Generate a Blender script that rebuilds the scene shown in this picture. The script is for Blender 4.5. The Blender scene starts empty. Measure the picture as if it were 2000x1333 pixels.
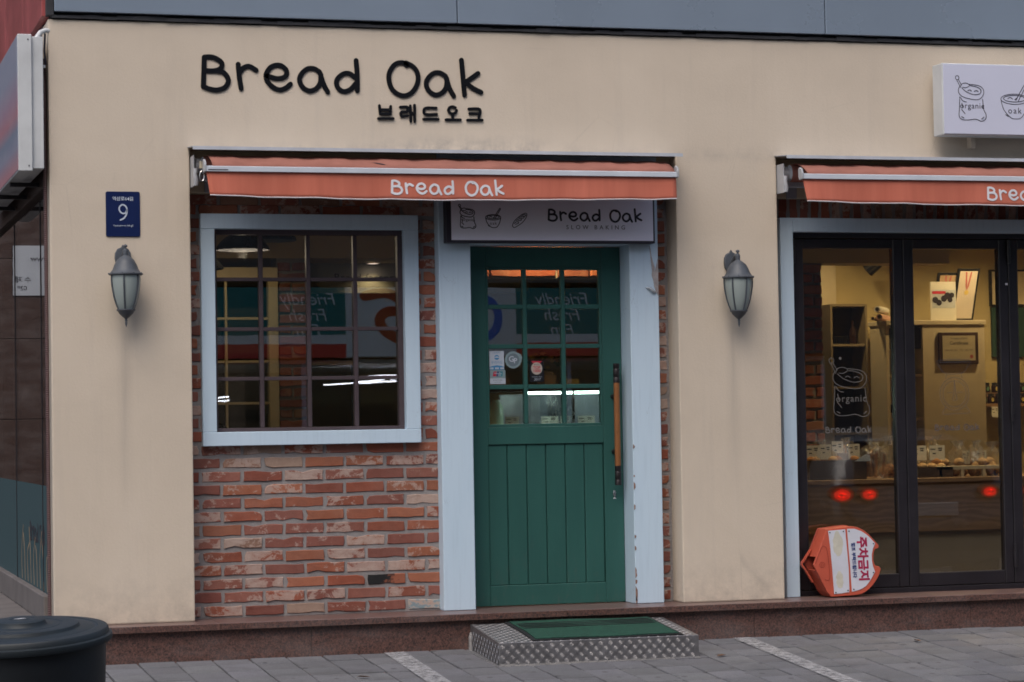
import bpy, bmesh, math, random
from mathutils import Vector, Matrix
random.seed(7)
PI = math.pi
S = bpy.context.scene
C = S.collection

# ------------------------------------------------------------------ camera, sky, sun, exposure
cam_d = bpy.data.cameras.new('camera'); cam = bpy.data.objects.new('camera', cam_d); C.objects.link(cam)
cam_d.sensor_width = 36.0; cam_d.lens = 36.0 * 4900 / 2000; cam_d.clip_end = 400
_r = Vector((0.96022128, -0.27874293, -0.01665747)); _u = Vector((0.00650029, -0.03732396, 0.99928208)); _f = Vector((0.27916454, 0.95964019, 0.03402735))
cam.matrix_world = Matrix(((_r.x, _u.x, -_f.x, -3.9908), (_r.y, _u.y, -_f.y, -14.4616), (_r.z, _u.z, -_f.z, 1.3051), (0, 0, 0, 1)))
S.camera = cam
SUN_EL, SUN_AZ = math.radians(56), math.radians(213)          # azimuth from +Y clockwise: behind and left of the camera
w = bpy.data.worlds.new('World'); S.world = w; w.use_nodes = True
wn = w.node_tree; bg = wn.nodes['Background']
sky = wn.nodes.new('ShaderNodeTexSky'); sky.sky_type = 'NISHITA'; sky.sun_disc = False
sky.sun_elevation = SUN_EL; sky.sun_rotation = SUN_AZ; sky.air_density = 1.0; sky.dust_density = 4.0; sky.ozone_density = 1.0
wn.links.new(sky.outputs['Color'], bg.inputs['Color']); bg.inputs['Strength'].default_value = 0.10
sl = bpy.data.lights.new('sun', 'SUN'); sl.energy = 0.75; sl.angle = math.radians(45); sl.color = (1.0, 0.95, 0.9)
so = bpy.data.objects.new('sun', sl); C.objects.link(so)
_sd = Vector((math.sin(SUN_AZ) * math.cos(SUN_EL), math.cos(SUN_AZ) * math.cos(SUN_EL), math.sin(SUN_EL)))
so.rotation_euler = (-_sd).to_track_quat('-Z', 'Y').to_euler(); so.location = (-6, -12, 14)
S.view_settings.view_transform = 'Standard'; S.view_settings.look = 'None'; S.view_settings.exposure = 0.72; S.view_settings.gamma = 1
S.view_settings.use_curve_mapping = False
S.render.engine = 'CYCLES'; S.cycles.use_denoising = True
S.cycles.filter_width = 1.7; S.cycles.max_bounces = 10; S.cycles.transparent_max_bounces = 16; S.cycles.caustics_reflective = False; S.cycles.caustics_refractive = False
S.cycles.sample_clamp_indirect = 6

# ------------------------------------------------------------------ materials
MATS = {}
class NT:
    def __init__(s, name):
        s.m = bpy.data.materials.new(name); s.m.use_nodes = True; s.t = s.m.node_tree
        s.p = s.t.nodes['Principled BSDF']; s.out = s.t.nodes['Material Output']; s._co = None
        MATS[name] = s.m
    def n(s, typ, **kw):
        nd = s.t.nodes.new('ShaderNode' + typ)
        for k, v in kw.items():
            if k in nd.inputs: nd.inputs[k].default_value = v
            else: setattr(nd, k, v)
        return nd
    def l(s, a, b): s.t.links.new(a, b)
    def co(s, scale=(1, 1, 1), rnd=False, out='Object'):
        tc = s.n('TexCoord'); mp = s.n('Mapping'); mp.inputs['Scale'].default_value = scale
        s.l(tc.outputs[out], mp.inputs['Vector'])
        if rnd:
            oi = s.n('ObjectInfo'); mu = s.n('VectorMath', operation='SCALE'); mu.inputs[0].default_value = (37, 53, 71)
            s.l(oi.outputs['Random'], mu.inputs['Scale']); s.l(mu.outputs[0], mp.inputs['Location'])
        return mp.outputs[0]
    def noise(s, co, scale, detail=5, rough=.6, dist=0):
        nd = s.n('TexNoise', Scale=scale, Detail=detail, Roughness=rough, Distortion=dist); s.l(co, nd.inputs['Vector']); return nd.outputs['Fac']
    def ramp(s, fac, stops):
        r = s.n('ValToRGB'); e = r.color_ramp.elements
        while len(e) < len(stops): e.new(.5)
        for i, (p, c) in enumerate(stops):
            e[i].position = p; e[i].color = (c, c, c, 1) if not isinstance(c, tuple) else tuple(c) + (1,)
        s.l(fac, r.inputs['Fac']); return r.outputs['Color']
    def mix(s, fac, a, b, mode='MIX'):
        m = s.n('MixRGB', blend_type=mode)
        for i, v in ((0, fac), (1, a), (2, b)):
            if hasattr(v, 'is_linked') or hasattr(v, 'links'): s.l(v, m.inputs[i])
            elif isinstance(v, tuple): m.inputs[i].default_value = tuple(v) + (1,) if len(v) == 3 else v
            else: m.inputs[i].default_value = v
        return m.outputs[0]
    def bump(s, h, strength=.2, dist=.01):
        b = s.n('Bump'); b.inputs['Strength'].default_value = strength; b.inputs['Distance'].default_value = dist
        s.l(h, b.inputs['Height']); s.l(b.outputs[0], s.p.inputs['Normal'])
    def color(s, c):
        if isinstance(c, tuple): s.p.inputs['Base Color'].default_value = tuple(c) + (1,)
        else: s.l(c, s.p.inputs['Base Color'])
    def set(s, **kw):
        for k, v in kw.items():
            s.p.inputs[k.replace('_', ' ')].default_value = v
        return s

def plain(name, c, rough=.6, var=.12, scale=6, metallic=0, bump=0, bscale=80, rnd=False, spec=.5, fine=None):
    t = NT(name); co = t.co(rnd=rnd)
    f = t.noise(co, scale, 6)
    lo = tuple(v * (1 - var) for v in c); hi = tuple(min(1, v * (1 + var)) for v in c)
    t.color(t.ramp(f, [(.3, lo), (.7, hi)]))
    t.set(Roughness=rough, Metallic=metallic, Specular_IOR_Level=spec)
    rr = t.n('MapRange'); rr.inputs['To Min'].default_value = max(0, rough - .08); rr.inputs['To Max'].default_value = min(1, rough + .1)
    t.l(f, rr.inputs['Value']); t.l(rr.outputs[0], t.p.inputs['Roughness'])
    if bump: t.bump(t.noise(co, bscale, 3), bump, .004)
    return t.m
def emit(name, c, strength):
    t = NT(name); t.color(c); t.p.inputs['Emission Color'].default_value = tuple(c) + (1,); t.p.inputs['Emission Strength'].default_value = strength
    return t.m
def glass(name, tint=(.9, .93, .92), base=.05, rough=0.0, frost=0):
    t = NT(name); tr = t.n('BsdfTransparent'); tr.inputs[0].default_value = tuple(tint) + (1,)
    gl = t.n('BsdfGlossy'); gl.inputs['Roughness'].default_value = rough; gl.inputs[0].default_value = (1, 1, 1, 1)
    bp_ = t.n('Bump'); bp_.inputs['Strength'].default_value = .07; bp_.inputs['Distance'].default_value = .0006; t.l(t.noise(t.co(rnd=True), 5.0, 2), bp_.inputs['Height']); t.l(bp_.outputs[0], gl.inputs['Normal'])
    lw = t.n('LayerWeight'); pw = t.n('Math', operation='POWER'); pw.inputs[1].default_value = 5; t.l(lw.outputs['Facing'], pw.inputs[0])
    lw.inputs['Blend'].default_value = .5
    ma = t.n('Math', operation='MULTIPLY_ADD'); ma.inputs[1].default_value = .9; ma.inputs[2].default_value = base; t.l(pw.outputs[0], ma.inputs[0])
    mx = t.n('MixShader'); t.l(ma.outputs[0], mx.inputs[0]); t.l(tr.outputs[0], mx.inputs[1]); t.l(gl.outputs[0], mx.inputs[2])
    o = mx.outputs[0]
    if frost:
        df = t.n('BsdfDiffuse'); df.inputs[0].default_value = tuple(tint) + (1,); m2 = t.n('MixShader'); m2.inputs[0].default_value = frost
        t.l(o, m2.inputs[1]); t.l(df.outputs[0], m2.inputs[2]); o = m2.outputs[0]
    t.l(o, t.out.inputs['Surface']); return t.m

# stucco: cream paint, long rain streaks, grime with its own shape, hairline cracks
t = NT('stucco'); co = t.co(); big = t.noise(co, 1.3, 5, .6, .3)
base = t.ramp(big, [(.25, (.59, .508, .41)), (.5, (.64, .552, .447)), (.75, (.675, .587, .48))])
st = t.noise(t.co((9, 9, .55)), 1.0, 6, .65); base = t.mix(t.ramp(st, [(.55, 0.0), (.82, .26)]), base, (.44, .39, .34))
st2 = t.noise(t.co((28, 28, .8)), 1.0, 4, .6); base = t.mix(t.ramp(st2, [(.55, 0.0), (.85, .22)]), base, (.70, .615, .53))
sp = t.noise(co, 5.5, 8, .7, .4); base = t.mix(t.ramp(sp, [(.62, 0.0), (.82, .22)]), base, (.42, .375, .325))
vo = t.n('TexVoronoi', feature='DISTANCE_TO_EDGE', Scale=1.1); wob = t.mix(.06, t.co(), t.n('TexNoise', Scale=4.0, Detail=4).outputs['Color']); t.l(wob, vo.inputs['Vector'])
crk = t.ramp(vo.outputs['Distance'], [(0.0, 1.0), (.0035, 0.0)])
cm = t.mix(1.0, crk, t.ramp(t.noise(co, .9, 2), [(.54, 0.0), (.66, .22)]), 'MULTIPLY'); base = t.mix(cm, base, (.30, .265, .23))
# dirt rising from the foot of the piers, sooty smear above the awning hood and below the lanterns
sx = t.n('SeparateXYZ'); t.l(t.co(), sx.inputs[0])
def band(val, a, b, c, d):
    mr = t.n('MapRange'); mr.inputs['From Min'].default_value = a; mr.inputs['From Max'].default_value = b; t.l(val, mr.inputs['Value'])
    m2 = t.n('MapRange'); m2.inputs['From Min'].default_value = d; m2.inputs['From Max'].default_value = c; t.l(val, m2.inputs['Value'])
    mm = t.n('Math', operation='MULTIPLY'); t.l(mr.outputs[0], mm.inputs[0]); t.l(m2.outputs[0], mm.inputs[1]); return mm.outputs[0]
def mulv(a, b, k=1.0):
    m = t.n('Math', operation='MULTIPLY'); t.l(a, m.inputs[0]); t.l(b, m.inputs[1]); m2 = t.n('Math', operation='MULTIPLY'); t.l(m.outputs[0], m2.inputs[0]); m2.inputs[1].default_value = k; return m2.outputs[0]
dn = t.ramp(t.noise(co, 7, 8, .7), [(.42, 0.0), (.7, 1.0)])
base = t.mix(mulv(band(sx.outputs['Z'], .1, .2, .22, .55), dn, .5), base, (.27, .245, .215))
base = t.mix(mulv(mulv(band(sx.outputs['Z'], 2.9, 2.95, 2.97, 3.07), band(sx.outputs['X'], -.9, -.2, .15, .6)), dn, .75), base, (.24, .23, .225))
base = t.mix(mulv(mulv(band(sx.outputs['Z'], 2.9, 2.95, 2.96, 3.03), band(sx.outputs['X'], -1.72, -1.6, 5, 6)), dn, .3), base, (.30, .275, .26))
for lx in (-2.108, 1.628):
    stn = mulv(band(sx.outputs['X'], lx - .05, lx - .005, lx + .008, lx + .06), band(sx.outputs['Z'], .75, 1.5, 1.86, 1.93))
    base = t.mix(mulv(stn, t.ramp(t.noise(t.co((20, 20, 1.2)), 1.2, 4), [(.3, .35), (.7, 1.0)]), .36), base, (.30, .265, .235))
t.color(base); t.set(Roughness=.86, Specular_IOR_Level=.3)
gr = t.noise(co, 170, 4, .75); t.bump(t.mix(.4, t.noise(co, 60, 7, .75), t.mix(.5, gr, t.noise(co, 9, 5, .6))), .42, .007)

# reclaimed brick: object colour = fired body, whitewash and soot patches differ from brick to brick
def brick_mat(name, ww=1.0):
    t = NT(name); oi = t.n('ObjectInfo'); co = t.co(rnd=True)
    f1 = t.noise(co, 14, 6, .65, .4); body = t.mix(t.ramp(f1, [(.3, 0.0), (.75, .55)]), oi.outputs['Color'], t.mix(1.0, oi.outputs['Color'], (.55, .45, .45), 'MULTIPLY'))
    f2 = t.noise(t.co((1, 1, 1.25), rnd=True), 9.5, 10, .74, .35)
    ad_ = t.n('Math', operation='MULTIPLY_ADD'); t.l(oi.outputs['Random'], ad_.inputs[0]); ad_.inputs[1].default_value = .26; ad_.inputs[2].default_value = -.15; a2 = t.n('Math', operation='ADD'); t.l(f2, a2.inputs[0]); t.l(ad_.outputs[0], a2.inputs[1])
    body = t.mix(t.ramp(a2.outputs[0], [(.515, 0.0), (.55, .62 * ww), (.68, .9 * ww)]), body, (.47, .365, .315))
    body = t.mix(t.ramp(t.noise(co, 5, 6, .7), [(.35, 0.0), (.8, .28)]), body, (.34, .22, .18))
    f3 = t.noise(co, 120, 3, .6); body = t.mix(t.ramp(f3, [(.62, 0.0), (.75, .35)]), body, (.12, .06, .045))
    f4 = t.noise(co, 24, 6, .7, .6); body = t.mix(t.ramp(f4, [(.62, 0.0), (.72, .3)]), body, (.20, .09, .065))
    t.color(body); t.set(Roughness=.9, Specular_IOR_Level=.25)
    t.bump(t.mix(.5, t.noise(co, 45, 8, .75), f2), .55, .006); return t.m
BRICK = brick_mat('reclaimed_brick'); IBRICK = brick_mat('interior_brick', .25)
t = NT('soot_brick'); sx = t.n('SeparateXYZ'); t.l(t.co(), sx.inputs[0]); f = t.n('Math', operation='MULTIPLY_ADD'); f.inputs[1].default_value = 3.0; t.l(sx.outputs['X'], f.inputs[0]); t.l(t.noise(t.co(), 30, 6, .7), f.inputs[2]); t.color(t.ramp(f.outputs[0], [(.50, (.012, .012, .013)), (.68, (.30, .10, .055))])); t.set(Roughness=.9); SOOT = t.m
t = NT('daubed_brick'); t.color(t.ramp(t.noise(t.co((1, 1, 2)), 14, 6, .7, .5), [(.42, (.46, .33, .27)), (.5, (.40, .36, .33)), (.55, (.22, .29, .32))])); t.set(Roughness=.9); t.bump(t.noise(t.co(), 40, 6), .5, .005); DAUB = t.m
t = NT('mortar'); co = t.co(); t.color(t.mix(t.ramp(t.noise(co, 7, 6), [(.3, 0.0), (.7, 1.0)]), (.225, .208, .205), (.31, .292, .288))); t.set(Roughness=.95); t.bump(t.noise(co, 70, 6, .7), .6, .006); MORTAR = t.m
# light blue painted timber, brush marks, a few bare chips
t = NT('blue_paint'); co = t.co()
b = t.ramp(t.noise(t.co((2, 2, .5)), 3, 5), [(.3, (.54, .685, .81)), (.7, (.58, .72, .84))])
b = t.mix(t.ramp(t.noise(t.co((60, 60, 3)), 1, 4), [(.5, 0.0), (.8, .25)]), b, (.36, .47, .57))
vo = t.n('TexVoronoi', feature='DISTANCE_TO_EDGE', Scale=7.0); t.l(t.mix(.12, t.co((1.4, 1, .8)), t.n('TexNoise', Scale=9.0, Detail=5).outputs['Color']), vo.inputs['Vector'])
ck = t.mix(1.0, t.ramp(vo.outputs['Distance'], [(0.0, 1.0), (.012, 0.0)]), t.ramp(t.noise(co, 2.6, 4), [(.56, 0.0), (.64, .65)]), 'MULTIPLY')
b = t.mix(ck, b, (.24, .30, .36)); t.color(b); t.set(Roughness=.55); t.bump(t.mix(.5, t.noise(t.co((40, 40, 3)), 1.5, 4), ck), -.18, .004); BLUE = t.m
PRIMER = plain('bare_primer', (.40, .36, .355), .8, .25, 25, bump=.3)
PEEL = plain('peeled_paint', (.56, .60, .64), .6, .15, 20)
CHIPW = plain('chipped_wood', (.25, .15, .12), .9, .3, 30)
# green door paint
t = NT('green_paint'); co = t.co(); b = t.ramp(t.noise(t.co((3, 3, .6)), 2.2, 6), [(.3, (.022, .092, .080)), (.7, (.028, .112, .096))])
b = t.mix(t.ramp(t.noise(co, 16, 8, .75), [(.60, 0.0), (.8, .16)]), b, (.09, .16, .145)); t.color(b); sz = t.n('SeparateXYZ'); t.l(t.co(), sz.inputs[0]); mz = t.n('MapRange'); mz.inputs['From Min'].default_value = .55; mz.inputs['From Max'].default_value = .0; t.l(sz.outputs['Z'], mz.inputs['Value']); scf = t.mix(1.0, mz.outputs[0], t.ramp(t.noise(t.co((3, 3, 1.2)), 9, 9, .75, .5), [(.54, 0.0), (.66, .45)]), 'MULTIPLY'); t.color(t.mix(scf, b, (.075, .105, .095))); t.set(Roughness=.46); t.bump(t.mix(.5, t.noise(t.co((70, 70, 5)), 1, 3), t.noise(co, 6, 3)), .16, .003); GREEN = t.m
WINMETAL = plain('plum_brown_paint', (.070, .050, .057), .5, .12, 8)
BLACKFRAME = plain('black_aluminium', (.018, .016, .020), .38, .2, 6, spec=.5)
# red-brown granite
def granite(name, a, b, c, rough=.35):
    t = NT(name); co = t.co()
    v = t.n('TexVoronoi', Scale=150.0); t.l(co, v.inputs['Vector']); g1 = t.noise(co, 90, 5, .75, .5)
    g = t.mix(t.ramp(g1, [(.38, 0.0), (.55, 1.0)]), c, t.mix(t.ramp(v.outputs['Color'], [(.25, 0.0), (.75, 1.0)]), a, b))
    g = t.mix(t.ramp(t.noise(co, 190, 3, .7), [(.62, 0.0), (.7, .6)]), g, tuple(min(1, x * 1.7) for x in a))
    g = t.mix(t.ramp(t.noise(t.co((1, 1, 3)), 2.2, 7, .7), [(.45, 0.0), (.75, .35)]), g, (.24, .215, .21)); t.color(g); t.set(Roughness=rough, Specular_IOR_Level=.4); return t.m
GRAN = granite('red_granite', (.17, .088, .070), (.11, .058, .048), (.030, .025, .026), .42)
GRANTOP = granite('red_granite_dusty', (.20, .115, .10), (.155, .09, .08), (.07, .055, .055), .34)
GRANSIDE = granite('brown_granite', (.085, .046, .035), (.06, .033, .026), (.018, .014, .014), .4)
STEP = plain('grey_stone', (.14, .125, .12), .8, .2, 5, bump=.2)
# pavement tile
t = NT('paving'); co = t.co(rnd=True); oi = t.n('ObjectInfo')
b = t.mix(t.ramp(t.noise(co, 160, 4, .8), [(.35, 0.0), (.7, 1.0)]), (.108, .110, .118), (.195, .199, .212))
b = t.mix(.55, b, oi.outputs['Color'], 'MULTIPLY')
b = t.mix(t.ramp(t.noise(t.co(), 2.1, 7, .7), [(.5, 0.0), (.75, .55)]), b, (.075, .072, .074))
b = t.mix(t.ramp(t.noise(co, 9, 7, .7), [(.58, 0.0), (.75, .3)]), b, (.25, .24, .235)); wc = t.n('TexCoord'); gm = t.n('NewGeometry'); vg = t.n('TexVoronoi', Scale=6.0); t.l(gm.outputs['Position'], vg.inputs['Vector']); b = t.mix(t.ramp(vg.outputs['Distance'], [(.09, .75), (.13, 0.0)]), b, (.05, .048, .05)); b = t.mix(t.ramp(t.noise(gm.outputs['Position'], 3.0, 8, .75), [(.52, 0.0), (.7, .5)]), b, (.06, .058, .06)); t.color(b); t.set(Roughness=.85); t.bump(t.noise(co, 130, 4, .7), .4, .003); PAVE = t.m
GROUT = plain('grout_sand', (.06, .056, .055), .95, .25, 12, bump=.3)
ASPH = plain('asphalt', (.055, .055, .058), .9, .25, 30, bump=.4, bscale=200)
t = NT('worn_white_paint'); co = t.co(); t.color(t.ramp(t.noise(co, 30, 6), [(.3, (.30, .30, .315)), (.7, (.44, .44, .45))])); t.set(Roughness=.8)
t.l(t.ramp(t.noise(co, 22, 9, .8), [(.36, .08), (.55, .82)]), t.p.inputs['Alpha']); LINE = t.m
FASCIA = plain('grey_composite_panel', (.27, .335, .42), .28, .05, 1.2, metallic=.25)
DARKGAP = plain('dark_sealant', (.035, .036, .042), .8, .3, 10, bump=.3)
REDPANEL = plain('faded_red_panel', (.36, .085, .085), .35, .25, 3)
WHITEBOX = plain('weathered_white_metal', (.58, .60, .61), .45, .1, 5)
LILAC = plain('sign_acrylic', (.82, .80, .90), .35, .03, 2)
LILAC2 = plain('sign_acrylic_bright', (.64, .66, .80), .35, .03, 2)
t = NT('sign_graphic'); sx = t.n('SeparateXYZ'); t.l(t.co(), sx.inputs[0]); mr = t.n('MapRange'); mr.inputs['From Min'].default_value = 0; mr.inputs['From Max'].default_value = .78; t.l(sx.outputs['Z'], mr.inputs['Value'])
t.color(t.mix(t.ramp(t.noise(t.co((1, 1, 4)), 3, 4), [(.4, 0.0), (.8, .3)]), t.ramp(mr.outputs[0], [(.05, (.45, .22, .26)), (.18, (.27, .29, .40)), (.30, (.20, .26, .36)), (.42, (.46, .20, .25)), (.55, (.38, .26, .36)), (.75, (.30, .34, .45))]), (.5, .5, .55))); t.set(Roughness=.3); GRAPHIC = t.m
BLACK = plain('black_lettering', (.004, .005, .008), .75, .2, 10, spec=.15)
INK = plain('dark_print', (.022, .018, .030), .5, .1, 10)
WHITEP = plain('white_print', (.70, .70, .74), .6, .05, 10)
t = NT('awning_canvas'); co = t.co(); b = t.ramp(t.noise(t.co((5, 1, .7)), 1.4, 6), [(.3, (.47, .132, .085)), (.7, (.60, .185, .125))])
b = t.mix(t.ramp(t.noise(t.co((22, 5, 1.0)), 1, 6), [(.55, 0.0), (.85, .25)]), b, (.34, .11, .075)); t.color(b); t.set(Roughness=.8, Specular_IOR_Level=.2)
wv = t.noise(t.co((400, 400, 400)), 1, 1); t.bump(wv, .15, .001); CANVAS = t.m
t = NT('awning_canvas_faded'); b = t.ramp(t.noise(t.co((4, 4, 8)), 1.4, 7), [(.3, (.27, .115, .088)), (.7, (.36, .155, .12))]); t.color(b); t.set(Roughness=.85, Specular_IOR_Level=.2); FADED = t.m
HEM = plain('white_hem', (.58, .56, .58), .7, .1, 20)
ALU = plain('painted_aluminium', (.58, .63, .70), .4, .08, 6)
HOODM = plain('weathered_hood', (.36, .385, .43), .5, .15, 6)
BRACK = plain('dull_white_bracket', (.40, .41, .43), .5, .15, 8)
ALUGREY = plain('grey_aluminium', (.30, .32, .36), .4, .1, 6)
CHROME = plain('steel', (.5, .5, .5), .25, .1, 20, metallic=1)
LANT = plain('grey_lantern_metal', (.072, .083, .10), .5, .2, 14, bump=.15)
t = NT('lantern_glass'); t.color((.31, .36, .35)); t.set(Roughness=.35, Subsurface_Weight=.0); t.bump(t.noise(t.co(), 120, 2), .1, .002); LGLASS = t.m
NAVY = plain('navy_plate', (.004, .014, .078), .35, .1, 6)
PLATEWHITE = plain('plate_print', (.50, .56, .66), .5, .05, 6)
t = NT('checker_plate'); co = t.co(); t.color(t.ramp(t.noise(co, 12, 6, .7), [(.3, (.20, .195, .20)), (.7, (.34, .335, .345))])); t.set(Metallic=.75, Roughness=.42); t.bump(t.noise(co, 60, 4), .1, .002); PLATE = t.m
MATG = plain('green_mat_pile', (.008, .058, .037), .95, .35, 40, bump=.8, bscale=260)
RUBBER = plain('black_rubber', (.010, .011, .013), .7, .2, 10)
BINM = plain('dark_rubber_bin', (.008, .011, .015), .5, .25, 8, bump=.1)
BINL = plain('dark_rubber_lid', (.013, .020, .026), .55, .2, 7, bump=.12)
ORANGE = plain('orange_plastic', (.46, .083, .045), .5, .12, 6, bump=.08)
ORANGED = plain('orange_plastic_inside', (.30, .045, .024), .55, .15, 6)
WPANEL = plain('white_sheet_panel', (.56, .575, .64), .45, .07, 8)
STAIN = plain('dried_glue', (.52, .50, .42), .6, .12, 20)
MAGENTA = plain('crimson_print', (.33, .010, .060), .5, .1, 10)
BLUEINK = plain('blue_print', (.012, .035, .16), .5, .1, 10)
WOODH = plain('handle_wood', (.25, .095, .028), .45, .22, 9)
BRONZE = plain('dark_bronze', (.035, .030, .032), .4, .2, 20, metallic=.6)
CREAM = plain('cream_paint', (.55, .47, .33), .6, .06, 4)
IWALL = plain('interior_wall_paint', (.46, .37, .19), .8, .06, 2)
ICEIL = plain('interior_ceiling', (.45, .36, .22), .8, .05, 2)
IFLOOR = plain('interior_floor', (.16, .125, .095), .35, .15, 4)
DARK = plain('dark_interior', (.035, .030, .028), .7, .2, 4)
GLASS = glass('window_glass', (.84, .86, .85), .10)
BGLASS = glass('bifold_glass', (.82, .82, .78), .08)
SGLASS = glass('side_glass', (.82, .84, .84), .03)
FROST = glass('frosted_glass', (.065, .108, .12), .05, .15, .85)
DECAL = plain('frosted_vinyl', (.15, .14, .132), .7, .05, 8)
t = NT('plywood'); co = t.co((1.0, 1, 3.2)); f = t.n('TexWave', Scale=2.4, Distortion=16.0, Detail=4.0); f.wave_type = 'BANDS'; f.bands_direction = 'Z'; t.l(co, f.inputs['Vector']); f.inputs['Detail Scale'].default_value = .8
t.color(t.ramp(f.outputs['Fac'], [(.1, (.22, .125, .062)), (.9, (.29, .17, .09))])); t.set(Roughness=.55); PLY = t.m
CARD = plain('white_card', (.62, .60, .54), .7, .05, 10)
CARDY = plain('yellow_card', (.55, .42, .12), .7, .05, 10)
KRAFT = plain('kraft_paper', (.36, .25, .15), .8, .1, 10)
BREAD = plain('bread_crust', (.30, .135, .05), .7, .35, 30, bump=.4, bscale=40)
BREADL = plain('light_bread', (.50, .33, .17), .7, .3, 30, bump=.4, bscale=40)
CELLO = glass('cellophane', (.93, .92, .9), .10, .12, .06)
JAR = plain('dark_jam_glass', (.025, .012, .010), .15, .2, 10)
JARLID = plain('black_lid', (.02, .02, .02), .4, .1, 10)
LABG = plain('green_label', (.10, .22, .12), .6, .1, 10)
TRAY = plain('dark_tray', (.07, .045, .03), .5, .2, 10)
CARP = plain('car_paint', (.16, .17, .19), .25, .05, 3, metallic=.4)
TEAL = plain('teal_sign', (.006, .12, .13), .4, .08, 3)
def add_glow(m, c, k): p = m.node_tree.nodes['Principled BSDF']; p.inputs['Emission Color'].default_value = tuple(c) + (1,); p.inputs['Emission Strength'].default_value = k  # emission added to the far sign panels to brighten their mirror image
SIGNWL = plain('glowing_sign_white', (.70, .73, .75), .4, .05, 3); add_glow(SIGNWL, (.75, .82, .86), .06); add_glow(TEAL, (.0, .20, .22), .10)
ORSIGN = plain('orange_sign_print', (.40, .07, .025), .4, .08, 3); add_glow(ORSIGN, (.45, .07, .02), .06)
BLSIGN = plain('blue_sign_print', (.02, .08, .35), .4, .08, 3); add_glow(BLSIGN, (.02, .1, .4), .2)
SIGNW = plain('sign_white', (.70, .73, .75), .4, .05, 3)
REDSTRIPE = plain('red_sign_stripe', (.42, .04, .035), .4, .05, 3); add_glow(REDSTRIPE, (.45, .04, .03), .12)
OPPW = plain('far_wall_cladding', (.16, .14, .13), .7, .2, 1.0)
TUBE = emit('fluorescent_tube', (.9, .88, 1.0), 9)
WARM = emit('warm_bulb', (1.0, .74, .60), 7)
LED = emit('cool_led_strip', (.75, 1.0, .9), 16)
t = NT('lit_brake_lamp'); wv = t.n('TexWave', Scale=22.0, Distortion=2.0); wv.wave_type = 'RINGS'; t.l(t.co(), wv.inputs['Vector']); nz = t.noise(t.co(), 30, 3); t.color((.3, .01, .01)); t.p.inputs['Emission Color'].default_value = (1, .008, .004, 1); em = t.n('Math', operation='MULTIPLY'); t.l(t.ramp(wv.outputs['Fac'], [(.3, .35), (.9, 1.0)]), em.inputs[0]); t.l(t.ramp(nz, [(.35, 1.2), (.75, 9.0)]), em.inputs[1]); t.l(em.outputs[0], t.p.inputs['Emission Strength']); TAILON = t.m
TAILDIM = emit('brake_lens_edge', (.5, .006, .004), .45); TAILMID = emit('brake_lens', (.9, .008, .005), 1.6)
TAILOFF = plain('red_lens', (.25, .012, .01), .15, .2, 30)

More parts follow.
